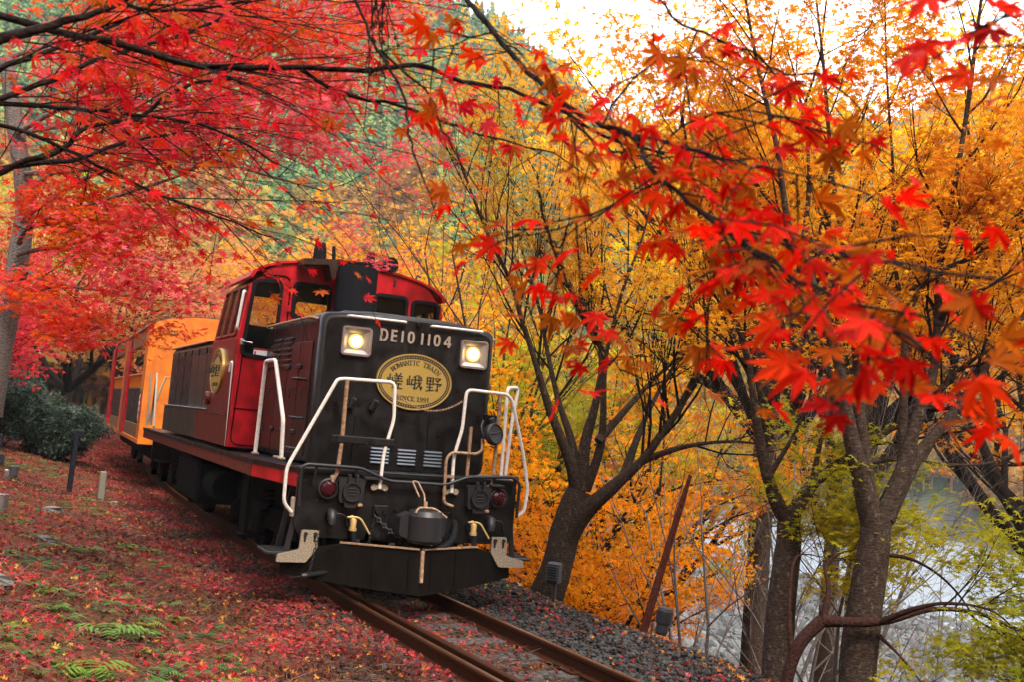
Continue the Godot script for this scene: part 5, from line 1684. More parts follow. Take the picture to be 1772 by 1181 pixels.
func make_undergrowth() -> void:
	var fm := fern_mesh(9, 0.34, 0.9)
	var small := fern_mesh(6, 0.12, 0.9)
	var greens := [Color(0.05, 0.10, 0.018), Color(0.11, 0.17, 0.03), Color(0.06, 0.12, 0.035), Color(0.18, 0.18, 0.02)]
	var sc := Sc.new()
	for i in 5000:
		var f := -3.0 - 26.0 * pow(rng.randf(), 1.3)
		var u := -1.9 - 6.0 * rng.randf()
		if nz.get_noise_2d(u * 20.0 + 7.0, f * 20.0) < 0.0 or rng.randf() > (-u - 1.4) * 0.4:
			continue
		var c := ramp(greens, rng.randf())
		sc.add(Basis(Vector3.UP, rnd(0, TAU)).scaled(Vector3.ONE * rnd(0.5, 1.4)), tw(u, ground_h(u, f) + 0.01, f), c)
	many(self, "ground_weeds", sc, small, M["leaf_green"])
	# grass tufts (needle clumps)
	var blade := Mb.new()
	for k in 26:
		var a := rnd(0, TAU)
		var d := Vector3(cos(a), 0, sin(a)) * rnd(0.05, 0.25)
		var g := rnd(0.6, 1.2)
		blade.col = Color(g, g, g)
		var s := Vector3(-d.z, 0, d.x).normalized() * 0.006
		blade.tri(d * 0.15 - s, d * 0.15 + s, d + Vector3(0, rnd(0.1, 0.24), 0))
	var tuft := blade.mesh()
	var spots := [[-3.25, -7.9, 0.95, "bright green fern spreading over red leaves at the lower left"], [-3.5, -6.6, 0.8, "pale fern half covered by red leaves near the frame edge"], [-2.75, -6.2, 0.6, "small bright fern at the bottom of the leaf covered bank"], [-4.2, -9.3, 0.9, "dusty green fern among stones on the left bank"], [-2.35, -5.6, 0.6, "low fern beside the twigs near the bottom edge"]]
	for s in spots:
		var o := single("fern", fm, M["fern_" + ("a" if s[2] > 0.85 else "b")], s[3], "fern", Transform3D(Basis(Vector3.UP, rnd(0, 6)).scaled(Vector3.ONE * s[2]), tw(s[0], ground_h(s[0], s[1]) + 0.02, s[1])), "ferns on the bank")
	for s in [[-1.95, -9.7, 1.0, "tawny grass tuft beside the track bed"], [-1.75, -7.4, 0.6, "small green grass tuft in front of the left rail"], [-2.9, -10.6, 0.8, "dark green grass tuft halfway up the bank"]]:
		single("grass_tuft", tuft, M["fern_c"], s[3], "grass tuft", Transform3D(Basis(Vector3.UP, rnd(0, 6)).scaled(Vector3.ONE * s[2]), tw(s[0], ground_h(s[0], s[1]), s[1])), "grass tufts on the bank")
	var st := [[-1.98, -15.6, 0.10, "pale flat stone beside the track in front of the shadow"], [-2.2, -15.9, 0.085, "small pale stone left of the flat stone"], [-3.4, -12.4, 0.16, "grey stone on the bank half sunk in leaves"], [-3.1, -16.7, 0.2, "broad grey stone near the black post"], [-4.0, -8.9, 0.2, "mossy stone at the left frame edge"], [-2.05, -16.8, 0.08, "small grey pebble stone near the grey stake"]]
	for i in st.size():
		var s: Array = st[i]
		single("stone", stone_mesh(200 + i), M["stone"], s[3], "stone", Transform3D(Basis(Vector3.UP, rnd(0, 6)).scaled(Vector3(1.2, 0.5, 0.9) * float(s[2])), tw(s[0], ground_h(s[0], s[1]) + 0.01, s[1])), "stones on the bank")
	# dark evergreen shrub at the left behind the posts
	var lf := Mb.new()
	for k in 16:
		var b := leaf_basis(0.8)
		var p := rv() * 0.11
		var g := rnd(0.6, 1.3)
		lf.col = Color(g, g, g * rnd(0.9, 1.2))
		lf.tri(p, p + b * Vector3(0.016, 0, 0.06), p + b * Vector3(0, 0.006, 0.14))
		lf.tri(p, p + b * Vector3(0, 0.006, 0.14), p + b * Vector3(-0.016, 0, 0.06))
	var lfm := lf.mesh()
	for s in [[-12.4, -26.6, 1.4, "dense dark evergreen shrub at the left behind the lamps"], [-11.3, -27.4, 1.05, "smaller blue green shrub nearest the coach"], [-13.5, -25.6, 1.65, "tall dark shrub at the left edge of the frame"]]:
		var g := wy(s[0], s[1])
		var t := thing("evergreen_shrub", s[3], "shrub", Transform3D(Basis.IDENTITY, g), "evergreen shrubs")
		var stems := Mb.new()
		var tips := []
		for k in 9:
			var a := TAU * k / 9.0
			grow(stems, tips, Vector3(cos(a) * 0.1, 0, sin(a) * 0.1), Vector3(cos(a) * 0.75, 1, sin(a) * 0.75).normalized(), s[2] * 0.75, 0.018, 2, 0.05)
		part(t, "stems", stems, M["bark_dark"])
		var lc2 := Sc.new()
		for tip in tips:
			for k in 3:
				var c := ramp([Color(0.02, 0.032, 0.018), Color(0.05, 0.075, 0.05), Color(0.12, 0.16, 0.12)], rng.randf())
				lc2.add(rand_basis(), tip[0] + rv() * 0.14, c)
		many(t, "foliage", lc2, lfm, M["leaf_green"])

# ---------------------------------------------------------------- small things beside the track
func make_things() -> void:
	var mb := Mb.new()
	var p := tw(-2.71, 0, -20.3)
	p.y = ground_h(-2.71, -20.3)
	mb.box(Vector3(0, 0.48, 0), Vector3(0.085, 1.3, 0.085), 0.012)
	var t := thing("marker_post", "black upright marker post on the left bank", "post", Transform3D(Basis(Vector3.UP, 0.5) * Basis(Vector3(0, 0, 1), -0.02), p))
	part(t, "post", mb, M["post_black"])
	mb = Mb.new()
	mb.box(Vector3(0.07, 1.07, 0), Vector3(0.13, 0.12, 0.09), 0.012)
	part(t, "head", mb, M["post_black"])
	mb = Mb.new()
	mb.box(Vector3(0, 0.18, 0), Vector3(0.11, 0.66, 0.11), 0.015)
	mb.box(Vector3(0.16, -0.05, 0.02), Vector3(0.26, 0.09, 0.1), 0.02, Basis(Vector3(0, 0, 1), 0.15))
	p = tw(-2.2, ground_h(-2.2, -20.0), -20.0)
	single("concrete_stake", mb, M["concrete"], "short weathered grey concrete stake right of the black post", "stake", Transform3D(Basis(Vector3.UP, 0.45), p))
	# floodlights on the right of the track
	p = tw(2.52, ground_h(2.52, -12.0), -12.0)
	t = thing("floodlight", "boxy grey floodlight with cooling fins in front of the forked trunk", "floodlight", Transform3D(Basis(Vector3.UP, -0.5), p), "floodlights for lighting the trees")
	mb = Mb.new()
	mb.box(Vector3(0, 0.37, 0), Vector3(0.17, 0.26, 0.13), 0.02)
	part(t, "housing", mb, M["lamp_grey"])
	for k in 6:
		mb = Mb.new()
		mb.box(Vector3(0, 0.29 + k * 0.032, 0.075), Vector3(0.15, 0.01, 0.03), 0.003)
		part(t, "fin", mb, M["lamp_grey"])
	mb = Mb.new()
	mb.box(Vector3(0.02, 0.13, 0), Vector3(0.05, 0.3, 0.04), 0.008)
	mb.box(Vector3(0.02, 0.0, 0), Vector3(0.2, 0.05, 0.14), 0.01)
	part(t, "stand", mb, M["lamp_grey"])
	p = tw(2.72, ground_h(2.72, -9.95), -9.95)
	t = thing("floodlight", "round ribbed grey floodlight on a wire stand beside the ballast", "floodlight", Transform3D(Basis(Vector3.UP, 0.2), p), "floodlights for lighting the trees")
	mb = Mb.new()
	var prof := [Vector2(0, 0.16), Vector2(0.055, 0.16), Vector2(0.068, 0.19), Vector2(0.07, 0.27)]
	prof.append_array([Vector2(0.085, 0.285), Vector2(0.088, 0.42), Vector2(0.082, 0.45), Vector2(0.05, 0.455), Vector2(0, 0.45)])
	var tilt := Transform3D(Basis(Vector3(0, 0, 1), -0.12), Vector3.ZERO)
	mb.lathe(prof, 24, tilt)
	part(t, "housing", mb, M["lamp_grey"])
	for k in 6:
		mb = Mb.new()
		mb.lathe([Vector2(0.086, 0.0), Vector2(0.097, 0.002), Vector2(0.097, 0.009), Vector2(0.086, 0.011)], 24, tilt * Transform3D(Basis.IDENTITY, Vector3(0, 0.30 + k * 0.022, 0)))
		part(t, "fin", mb, M["lamp_grey"])
	mb = Mb.new()
	mb.pipe([Vector3(-0.09, 0.28, 0), Vector3(-0.1, 0.03, 0.02), Vector3(0.02, 0.0, 0.06), Vector3(0.12, 0.03, 0.02), Vector3(0.11, 0.24, 0)], 0.009, 6, 0.04)
	mb.pipe([Vector3(0.1, 0.02, 0.02), Vector3(0.25, 0.03, 0.05), Vector3(0.32, 0.0, 0.1)], 0.02, 6, 0.05)
	mb.box(Vector3(0.34, 0.02, 0.1), Vector3(0.1, 0.07, 0.07), 0.015)
	part(t, "stand", mb, M["lamp_grey"])
	# lamps at the left frame edge
	var lamps := [[-11.1, -23.6, "black floodlight with white glass among the weeds", 0], [-9.5, -20.5, "small dark can lamp below the black floodlight", 1], [-8.5, -18.9, "silver can lamp at the left frame edge", 1], [-5.95, -13.0, "pale metal lamp nearest the camera at the left edge", 2]]
	for l in lamps:
		p = wy(l[0], l[1])
		t = thing("bank_lamp", l[2], "lamp", Transform3D(Basis(Vector3.UP, 0.6), p), "lamps on the left bank")
		mb = Mb.new()
		if l[3] == 0:
			mb.box(Vector3(0, 0.28, 0), Vector3(0.3, 0.34, 0.2), 0.02)
			part(t, "housing", mb, M["post_black"])
			mb = Mb.new()
			mb.disc(Vector3(0.03, 0.24, 0.1), Vector3(0, 0, 1), 0.06, 0.02, 18)
			part(t, "lens", mb, M["paper"])
		else:
			mb.lathe([Vector2(0, 0.06), Vector2(0.075, 0.06), Vector2(0.085, 0.1), Vector2(0.085, 0.24), Vector2(0.09, 0.26), Vector2(0, 0.25)], 20)
			part(t, "housing", mb, M["chrome"] if l[3] == 2 else M["lamp_grey"])
			mb = Mb.new()
			mb.box(Vector3(-0.09, 0.1, 0.03), Vector3(0.1, 0.2, 0.03), 0.01)
			part(t, "bracket", mb, M["chrome"] if l[3] > 0 else M["post_black"])
	# leaning rust red pole
	mb = Mb.new()
	mb.tube([Vector3(0, -0.6, 0), Vector3(0.24, 0.5, -0.05), Vector3(0.5, 1.6, -0.1)], [0.05, 0.045, 0.035], 10)
	mb.tube([Vector3(0.5, 1.6, -0.1), Vector3(0.56, 1.85, -0.1)], [0.03, 0.022], 8)
	single("leaning_pole", mb, M["pole"], "leaning rust red pole beyond the ballast edge", "pole", Transform3D(Basis.IDENTITY, Vector3(1.62, -0.35, -12.3)))

# ---------------------------------------------------------------- trees
func make_near_trees() -> void:
	var s_small := spray_mesh(9, 0.16, 0.048, 0.04)
	var gold := [Color(0.58, 0.17, 0.010), Color(0.74, 0.28, 0.012), Color(0.82, 0.38, 0.015), Color(0.84, 0.52, 0.03)]
	var o := {"from": 0.35, "dens": 0.75, "len": 1.5, "lev": 2, "up": 0.16, "leafy": 0.34, "min_y": 2.6, "bias": Vector3(0, 0.35, 0), "spread": 0.55, "maxr": 0.022, "thin": 0.8, "slim": 0.62}
	limb_tree("maple_tree", "forked many limbed maple right behind the locomotive with spread branches", "tree", "maples along the track edge", L_FORKED, M["bark"], M["bark_dark"], [Color(0.40, 0.26, 0.02), Color(0.60, 0.30, 0.02), Color(0.74, 0.30, 0.015), Color(0.80, 0.5, 0.03)], M["leaf_soft"], s_small, o)
	limb_tree("maple_tree", "slim maple whose trunk splits in two left of the thickest trunk", "tree", "maples along the track edge", L_SLIM, M["bark"], M["bark_dark"], gold, M["leaf_soft"], s_small, {"from": 0.4, "dens": 0.6, "len": 1.15, "lev": 2, "up": 0.14, "leafy": 0.36, "min_y": 2.7, "bias": Vector3(0, 0.3, 0), "spread": 0.6, "maxr": 0.018, "thin": 0.8, "slim": 0.62})
	limb_tree("maple_tree", "thickest maple trunk at the right with wide rising limbs", "tree", "maples along the track edge", L_THICK, M["bark"], M["bark_dark"], gold, M["leaf_soft"], s_small, {"from": 0.4, "dens": 0.6, "len": 1.15, "lev": 2, "up": 0.12, "leafy": 0.42, "min_y": 3.0, "bias": Vector3(0, 0.25, -0.1), "spread": 0.65, "maxr": 0.018, "thin": 0.8, "slim": 0.62})
	limb_tree("low_maple", "low reddish stemmed tree with yellow green leaves spreading behind the thick trunk", "tree", "", L_LOW, M["bark_red"], M["bark_dark"], [Color(0.17, 0.19, 0.010), Color(0.36, 0.33, 0.015), Color(0.60, 0.46, 0.02)], M["leaf_soft"], s_small, {"from": 0.5, "dens": 0.65, "len": 0.85, "lev": 2, "up": 0.02, "leafy": 0.75, "bias": Vector3(0.2, 0.1, -0.6), "thin": 0.65, "rough": 0.5})
	var s_red := spray_mesh(9, 0.19, 0.046, 0.025, false, 0.35)
	var pinks := [Color(0.30, 0.006, 0.010), Color(0.56, 0.014, 0.02), Color(0.66, 0.05, 0.06), Color(0.70, 0.13, 0.15), Color(0.72, 0.02, 0.012), Color(0.72, 0.11, 0.01)]
	limb_tree("red_maple", "red maple on the left bank with pale trunk and long level branches", "tree", "", L_RED, M["bark_pale"], M["bark_dark"], pinks, M["leaf_red"], s_red, {"from": 0.15, "dens": 0.42, "len": 0.55, "lev": 2, "up": 0.06, "leafy": 0.6, "maxr": 0.010, "bias": Vector3(-0.25, 0.45, 0.1), "fine": ["d"], "full": ["f", "g", "h", "k", "l", "m"], "slim": 1.0})

func leafy_branch(called: String, label: String, limbs: Dictionary, sz: float, cols: Array, dens: float, spread: float, cap: int, bark: Material, meshes: Array, jitter: float, whips := 0.0) -> void:
	var first: Array = limbs[limbs.keys()[0]][0]
	var org := Vector3(first[0], first[1], first[2])
	var t := thing(called, label, "branch", Transform3D(Basis.IDENTITY, org), "branches reaching into the view")
	var twigs := Mb.new()
	var spots := []
	for key in limbs:
		var pl := polyline(limbs[key])
		var mb := Mb.new()
		var q := []
		for p in pl[0]:
			q.append((p as Vector3) - org + rv() * 0.004)
		mb.tube(q, pl[1], 7)
		part(t, "limb", mb, bark)
		var total := 0.0
		for i in range(1, q.size()):
			var seg: float = (q[i] as Vector3).distance_to(q[i - 1])
			var w: float = clampf((i / float(q.size()) + 0.05) * 3.0, 0.0, 1.0)
			total += seg * dens * w
			while total > 1.0:
				total -= 1.0
				var d: Vector3 = (q[i] - q[i - 1]).normalized()
				var dir := (d * rnd(0.2, 1.0) + rv() * Vector3(1, 0.5, 1) * 0.9 + Vector3(0, -0.15, 0)).normalized()
				var l := spread * rnd(0.4, 1.3)
				var e: Vector3 = q[i] + dir * l + Vector3(0, -0.12 * l, 0)
				twigs.tube([q[i], q[i] + dir * (l * 0.55), e], [0.0022, 0.0016, 0.0010], 4, false)
				for k in 3:
					spots.append([e.lerp(q[i], k * 0.22) + rv() * jitter * (0.4 + k * 0.4), dir])
		if whips > 0.0:
			for i in range(2, q.size()):
				if rng.randf() < whips and (q[i] as Vector3).x + org.x < -0.75:
					var d: Vector3 = (q[i] - q[i - 1]).normalized()
					var ends := []
					grow(twigs, ends, q[i], (d + rv() * 0.45).normalized(), rnd(0.35, 0.8), 0.0035, 1, -0.02, 0.4)
					for e in ends:
						if rng.randf() < 0.35:
							spots.append([e[0], e[1]])
	if twigs.v.size() > 0:
		part(t, "twigs", twigs, bark).set_meta("kind", "stuff")
	var sc := Sc.new()
	var mats := []
	for c in cols:
		mats.append(leaf_mat("near_leaf_%d_%s" % [mats.size(), called], (c as Color).linear_to_srgb(), 0.5, 1.1, 0.10))
	var done := 0
	for sp in spots:
		var d: Vector3 = sp[1]
		var b := Basis(Vector3.UP, atan2(d.x, d.z) + rng.randfn(0, 0.8)) * Basis(Vector3.RIGHT, rnd(0.05, 0.9)) * Basis(Vector3.FORWARD, rng.randfn(0.0, 0.5))
		var s := sz * rnd(0.55, 1.25)
		if done < cap:
			var o := part(t, "leaf", meshes[rng.randi() % meshes.size()], mats[rng.randi() % mats.size()])
			o.transform = Transform3D(b.scaled(Vector3.ONE * s), sp[0])
			done += 1
		else:
			sc.add(b.scaled(Vector3.ONE * s), sp[0], cols[rng.randi() % cols.size()])
	if sc.cnt > 0:
		many(t, "more_leaves", sc, meshes[0], M["leaf_red"])

func make_branches() -> void:
	var wm := Mb.new()
	for k in 9:
		var p := Vector3(rnd(-0.02, 0.03), 0, rnd(-0.02, 0.02))
		var l := rnd(0.1, 0.27)
		var pp := [p]
		var rr := [0.0022]
		for j in 6:
			p += Vector3(rnd(-0.008, 0.012), -l / 6.0, rnd(-0.008, 0.008))
			pp.append(p)
			rr.append(0.002 - j * 0.0002)
			for q in 7:
				var e := p + Vector3(rnd(-0.012, 0.012), rnd(-0.02, 0.0), rnd(-0.012, 0.012))
				wm.tri(p, e + Vector3(0.0015, 0, 0), e - Vector3(0.0015, 0.002, 0))
		wm.tube(pp, rr, 4)
	single("withered_sprig", wm, M["bark_dark"], "withered brown cedar sprig hanging down from the long overhead branch", "sprig", Transform3D(Basis.IDENTITY, Vector3(-0.46, 3.03, -2.9)))
	var leaves := []
	for k in 7:
		var mb := Mb.new()
		leaf_into(mb, Transform3D.IDENTITY, 1.0, true, [0.1, 0.3, 0.5, -0.15, 0.2, 0.7, 0.05][k], [0.1, 0.35, -0.2, 0.15, 0.5, 0.2, -0.1][k])
		leaves.append(mb.mesh())
	var reds := [Color(0.70, 0.007, 0.0015), Color(0.64, 0.010, 0.002), Color(0.62, 0.030, 0.002), Color(0.36, 0.075, 0.004), Color(0.42, 0.065, 0.003), Color(0.68, 0.018, 0.006), Color(0.48, 0.006, 0.003), Color(0.34, 0.07, 0.004)]
	leafy_branch("maple_branch", "nearest maple branch with large bright red leaves hanging at the right", L_FRONT, 0.043, reds, 25.0, 0.18, 300, M["bark_dark"], leaves, 0.05)
	var over := [Color(0.68, 0.010, 0.014), Color(0.60, 0.03, 0.035), Color(0.70, 0.035, 0.012), Color(0.44, 0.08, 0.008), Color(0.52, 0.008, 0.014)]
	leafy_branch("maple_branch", "long dark overhead branches with small red leaves crossing the upper left", L_OVER, 0.042, over, 15.0, 0.26, 300, M["bark_dark"], leaves, 0.09, 0.28)
	leafy_branch("hanging_twig", "two thin bare twigs hanging down in the upper middle", L_HANG, 0.036, [reds[0], reds[3]], 1.2, 0.06, 40, M["bark_dark"], leaves, 0.03)

func make_far_trees() -> void:
	var spr := spray_mesh(9, 0.30, 0.085, 0.07)
	var pa := proto_maple(6.5, 1.1, spr, M["bark"], 0.06, 1.4)
	var pb := proto_maple(7.0, 0.8, spr, M["bark"], 0.10, 1.6)
	var pc := proto_maple(8.5, 0.95, spr, M["bark"], 0.12, 7.0, 0.62)
	var hues := {
		"orange": leaf_mat("hue_orange", lin(0.88, 0.33, 0.008), 0.6, 1.25), "gold": leaf_mat("hue_gold", lin(0.90, 0.50, 0.012), 0.6, 1.25),
		"yellow": leaf_mat("hue_yellow", lin(0.90, 0.68, 0.03), 0.6, 1.25), "salmon": leaf_mat("hue_salmon", lin(0.72, 0.22, 0.09), 0.6, 1.1),
		"lime": leaf_mat("hue_lime", lin(0.48, 0.45, 0.03), 0.6, 1.1), "red": leaf_mat("hue_red", lin(0.64, 0.022, 0.018), 0.6, 0.9),
		"pink": leaf_mat("hue_pink", lin(0.64, 0.035, 0.045), 0.5, 0.9), "tan": leaf_mat("hue_tan", lin(0.62, 0.30, 0.10), 0.6, 1.1), "green": leaf_mat("hue_green", lin(0.10, 0.18, 0.03), 0.6, 0.6)}
	var list := [
		# x, z, scale, hue, dy, form, label
		[5.4, -22.0, 1.1, "orange", 0.8, 2, "orange maple on the slope behind the forked trunk"],
		[7.6, -22.5, 1.45, "gold", 0.5, 2, "golden maple on the slope behind the thick trunk"],
		[1.6, -21.0, 1.0, "orange", 0.0, 0, "orange maple seen between locomotive and forked trunk"],
		[6.8, -28.0, 1.6, "orange", 0.5, 2, "broad orange maple filling the gap between both right trunks"],
		[12.5, -25.0, 1.65, "orange", 0.5, 2, "tall orange maple at the right frame edge"],
		[-0.6, -25.0, 1.15, "lime", 0.0, 1, "yellow green maple right of the locomotive cab"],
		[3.2, -29.0, 1.5, "yellow", 0.0, 1, "yellow crowned maple above the forked trunk"],
		[10.5, -34.0, 1.9, "gold", 0.0, 2, "large golden maple beyond the slim trunk"],
		[17.0, -34.0, 1.9, "orange", 0.0, 2, "large orange maple far right beyond the thick trunk"],
		[-3.5, -32.0, 1.45, "orange", 0.0, 1, "orange maple rising behind the exhaust stack"],
		[-6.6, -38.0, 1.6, "salmon", 0.0, 0, "salmon pink maple above the locomotive roof"],
		[-2.0, -41.0, 1.5, "yellow", 0.0, 1, "yellow maple right of the salmon maple"],
		[-10.5, -46.0, 1.8, "salmon", 0.0, 0, "second salmon maple behind the coach roof"],
		[3.5, -46.0, 1.9, "salmon", 0.0, 1, "pale salmon maple in the hazy middle"],
		[-15.5, -38.0, 1.4, "tan", 0.0, 0, "tan leaved tree left of the coach"],
		[-17.5, -50.0, 1.6, "tan", 0.0, 1, "tall tan tree behind the coach"],
		[-12.2, -58.0, 2.2, "orange", 0.0, 0, "distant orange maple over the curve of the track"],
		[-21.0, -44.0, 1.2, "lime", 0.0, 1, "green yellow tree beyond the evergreen shrub"],
		[1.9, -17.2, 0.48, "orange", -0.4, 0, "low orange maple below the ballast edge"],
		[1.3, -23.0, 0.55, "salmon", -0.6, 0, "low salmon maple below the leaning pole"],
		[1.0, -18.6, 0.62, "orange", -1.0, 0, "low orange maple beside the boxy floodlight"],
		[-8.3, -14.6, 0.45, "pink", 0.6, 0, "pink red maple at the left frame edge"],
		[-9.9, -18.3, 0.62, "pink", 0.0, 0, "pink red maple above the bank lamps"],
		[-12.8, -24.0, 0.72, "pink", -0.1, 0, "red maple above the evergreen shrubs"],
		[-17.5, -28.0, 0.95, "red", 0.5, 1, "deep red maple on the upper left bank"],
		[-18.0, -18.0, 1.2, "red", 0.5, 1, "tall red maple uphill at the left"],
	]
	for i in list.size():
		var l: Array = list[i]
		if l[2] <= 0.0:
			continue
		place_tree([pa, pb, pc][l[5]], "background_maple", l[6], "tree", "maples beyond the track", l[0], l[1], l[2], hues[l[3]], l[4])
	pa.free()
	pb.free()
	pc.free()
	# bare grey saplings on the slope below the right edge
	for s in [[3.55, -13.6, 3.4, "bare grey sapling right of the leaning pole"], [4.2, -14.2, 3.8, "bare sapling left of the slim trunk"], [2.9, -15.2, 3.2, "thin bare sapling behind the leaning pole"], [3.7, -11.2, 2.6, "twin stemmed bare sapling beside the round floodlight"], [5.8, -15.5, 4.0, "bare sapling between the two right trunks"], [7.6, -13.0, 3.0, "bare sapling right of the thick trunk"]]:
		var g := wy(s[0], s[1])
		var t := thing("bare_sapling", s[3], "sapling", Transform3D(Basis.IDENTITY, g), "bare saplings on the slope")
		var mb := Mb.new()
		var tips := []
		for k in 3:
			var a := TAU * k / 3.0 + rnd(-0.5, 0.5)
			grow(mb, tips, Vector3(cos(a) * 0.1, -0.2, sin(a) * 0.1), Vector3(cos(a) * 0.25, 1, sin(a) * 0.25).normalized(), float(s[2]), 0.035, 3, 0.06, 0.6)
		part(t, "stems", mb, M["bark_pale"])
	# sparse yellow leaved tree of thin stems behind the locomotive
	var yl := thing("sparse_tree", "sparse many stemmed tree with few yellow leaves in the upper middle", "tree", Transform3D(Basis.IDENTITY, Vector3(-0.6, -0.6, -23.0)))
	var ym := Mb.new()
	var yt := []
	for k in 8:
		var a := TAU * k / 8.0 + rnd(-0.3, 0.3)
		grow(ym, yt, Vector3(cos(a) * 0.15, 0, sin(a) * 0.15), Vector3(cos(a) * 0.42, 1, sin(a) * 0.42).normalized(), rnd(5.0, 7.0), 0.05, 3, 0.03, 0.5)
	part(yl, "stems", ym, M["bark"])
	var ys := Sc.new()
	for tip in yt:
		if rng.randf() < 0.3:
			ys.add(leaf_basis(0.3), tip[0], ramp([Color(0.80, 0.50, 0.04), Color(0.85, 0.66, 0.08), Color(0.66, 0.34, 0.05)], rng.randf()))
	many(yl, "crown", ys, spray_mesh(4, 0.14, 0.05, 0.05), M["leaf_soft"])
	make_forest()

func make_forest() -> void:
	var cone := Mb.new()
	cone.tube([Vector3(0, 0, 0), Vector3(0, 1.0, 0)], [0.02, 0.004], 4, false)
	for k in 190:
		var y := 0.06 + 0.92 * pow(rng.randf(), 1.3)
		var r := (0.24 * (1.0 - y) + 0.012) * rnd(0.55, 1.15)
		var a := rnd(0, TAU)
		var d := Vector3(cos(a), 0, sin(a))
		var s := Vector3(-d.z, 0, d.x) * rnd(0.012, 0.03)
		var g := rnd(0.6, 1.3)
		cone.col = Color(g, g * rnd(0.95, 1.05), g)
		var p := d * r * 0.45 + Vector3(0, y + rnd(0.0, 0.02), 0)
		cone.tri(p - s, p + s + Vector3(0, 0.02, 0), d * r + Vector3(rnd(-0.02, 0.02), y - r * rnd(0.1, 0.7), rnd(-0.02, 0.02)))
		cone.tri(p + Vector3(0, 0.03, 0), d * r * 0.9 + s * 1.5 + Vector3(0, y - r * 0.3, 0), d * r * 0.9 - s * 1.5 + Vector3(0, y - r * 0.4, 0))
	var cm := cone.mesh()
	var blob := Mb.new()
	for k in 150:
		var p := rv().normalized() * Vector3(0.5, 0.42, 0.5) * rnd(0.55, 1.05) + Vector3(0, 0.6, 0)
		var b := rand_basis()
		var g := rnd(0.65, 1.2)
		blob.col = Color(g, g * rnd(0.85, 1.1), g)
		var s := rnd(0.05, 0.10)
		blob.tri(p + b.x * s, p + b.y * s, p - (b.x + b.y) * s * 0.7)
		blob.tri(p + b.z * s, p - b.y * s, p - b.x * s * 0.9)
	blob.tube([Vector3(0, -0.2, 0), Vector3(0, 0.5, 0)], [0.03, 0.015], 4, false)
	var bm := blob.mesh()
	var sc := Sc.new()
	var sb := Sc.new()
	for i in 80000:
		var ang := rnd(-0.62, 0.62)
		var r := 75.0 + 420.0 * pow(rng.randf(), 1.1)
		var x := sin(ang) * r
		var z := -cos(ang) * r
		var g := wy(x, z)
		if g.y < -8.5 or (g.y < 4.0 and r < 120.0 and ang > -0.1):
			continue
		var hz := nz.get_noise_2d(x * 1.3, z * 1.3)
		var wood := hz * 1.5 + (g.y - 16.0) * 0.05
		if wood > rnd(-0.5, 0.9) and ang < 0.35:
			if sc.cnt > 14000:
				continue
			var c := ramp([Color(0.06, 0.12, 0.045), Color(0.11, 0.19, 0.06), Color(0.17, 0.26, 0.07), Color(0.24, 0.30, 0.08)], rng.randf())
			var h := rnd(4.5, 11.0)
			sc.add(Basis(Vector3.UP, rnd(0, TAU)).scaled(Vector3(h * rnd(1.1, 1.9), h, h * rnd(1.1, 1.9))), g - Vector3(0, 0.3, 0), c)
		else:
			if sb.cnt > 16000:
				continue
			var c := ramp([Color(0.30, 0.16, 0.05), Color(0.44, 0.18, 0.03), Color(0.60, 0.30, 0.04), Color(0.50, 0.38, 0.06), Color(0.16, 0.18, 0.05)], rng.randf() * 0.7 + hz * 0.8 + 0.2)
			sb.add(Basis(Vector3.UP, rnd(0, TAU)).scaled(Vector3.ONE * rnd(5.0, 9.0)), g, c)
	many(self, "far_cedar_forest", sc, cm, M["needles"])
	many(self, "far_autumn_forest", sb, bm, M["leaf_soft"])
	# river rocks
	for v in 2:
		var rk := Sc.new()
		for i in 9000:
			var u := rnd(34.0, 71.0)
			var f := -30.0 - 130.0 * rng.randf()
			var g := rnd(0.07, 0.20)
			rk.add(rand_basis().scaled(Vector3.ONE * (0.15 + 0.6 * pow(rng.randf(), 4.0))), tw(u, maxf(ground_h(u, f), -12.3), f), Color(g, g * 0.97, g * 0.94))
		many(self, "river_rocks" if v == 0 else "river_rocks_001", rk, stone_mesh(300 + v), M["ballast"])

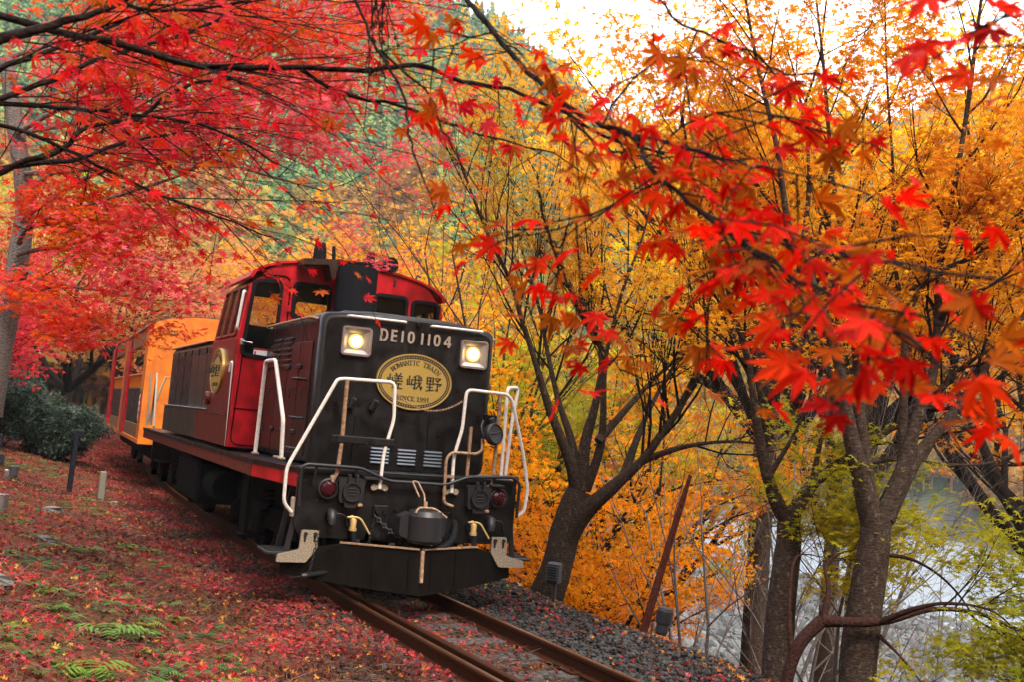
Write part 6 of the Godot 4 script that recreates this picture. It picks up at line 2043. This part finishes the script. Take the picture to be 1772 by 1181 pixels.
func _ready() -> void:
	rng.seed = 20241
	nz.seed = 5
	nz.frequency = 0.02
	nz.fractal_octaves = 3
	var cam := Camera3D.new()
	cam.name = "camera"
	add_child(cam)
	cam.position = Vector3(0, 1.84, 0)
	cam.basis = Basis(Vector3.RIGHT, deg_to_rad(4.776)) * Basis(Vector3.BACK, deg_to_rad(4.858))
	cam.fov = 35.405
	cam.near = 0.1
	cam.far = 1200.0
	cam.current = true
	var at := CameraAttributesPhysical.new()
	at.frustum_focal_length = 37.6
	at.frustum_focus_distance = 11.5
	at.exposure_aperture = 6.3
	at.frustum_near = 0.1
	at.frustum_far = 1200.0
	cam.attributes = at
	var env := Environment.new()
	env.background_mode = Environment.BG_SKY
	var sm := ProceduralSkyMaterial.new()
	sm.sky_top_color = Color(0.93, 0.95, 1.0)
	sm.sky_horizon_color = Color(0.98, 0.98, 1.0)
	sm.sky_curve = 0.2
	sm.ground_bottom_color = Color(0.35, 0.33, 0.3)
	sm.ground_horizon_color = Color(0.7, 0.7, 0.7)
	sm.sky_energy_multiplier = 1.0
	sm.sun_angle_max = 1.0
	var sky := Sky.new()
	sky.sky_material = sm
	env.sky = sky
	env.background_energy_multiplier = 1.15
	env.tonemap_mode = Environment.TONE_MAPPER_LINEAR
	env.tonemap_exposure = 3.7
	env.fog_enabled = true
	env.fog_density = 0.0003
	env.fog_light_color = Color(0.86, 0.90, 0.88)
	env.sdfgi_enabled = true
	env.ssao_enabled = true
	env.ssil_enabled = true
	var we := WorldEnvironment.new()
	we.name = "world_environment"
	we.environment = env
	add_child(we)
	var sun := DirectionalLight3D.new()
	sun.name = "overcast_sun"
	sun.light_energy = 0.5
	sun.light_color = Color(1.0, 0.97, 0.92)
	sun.light_angular_distance = 18.0
	sun.shadow_enabled = true
	sun.rotation_degrees = Vector3(-48, 25, 0)
	add_child(sun)
	make_materials()
	for k in 3:
		leaf_mat("fern_" + "abc"[k], [lin(0.11, 0.19, 0.04), lin(0.13, 0.20, 0.025), lin(0.09, 0.085, 0.02)][k], 0.5, 0.5)
	make_ground()
	make_track()
	make_loco()
	make_coach()
	make_far_trees()
	make_near_trees()
	make_branches()
	make_litter()
	make_undergrowth()
	make_things()
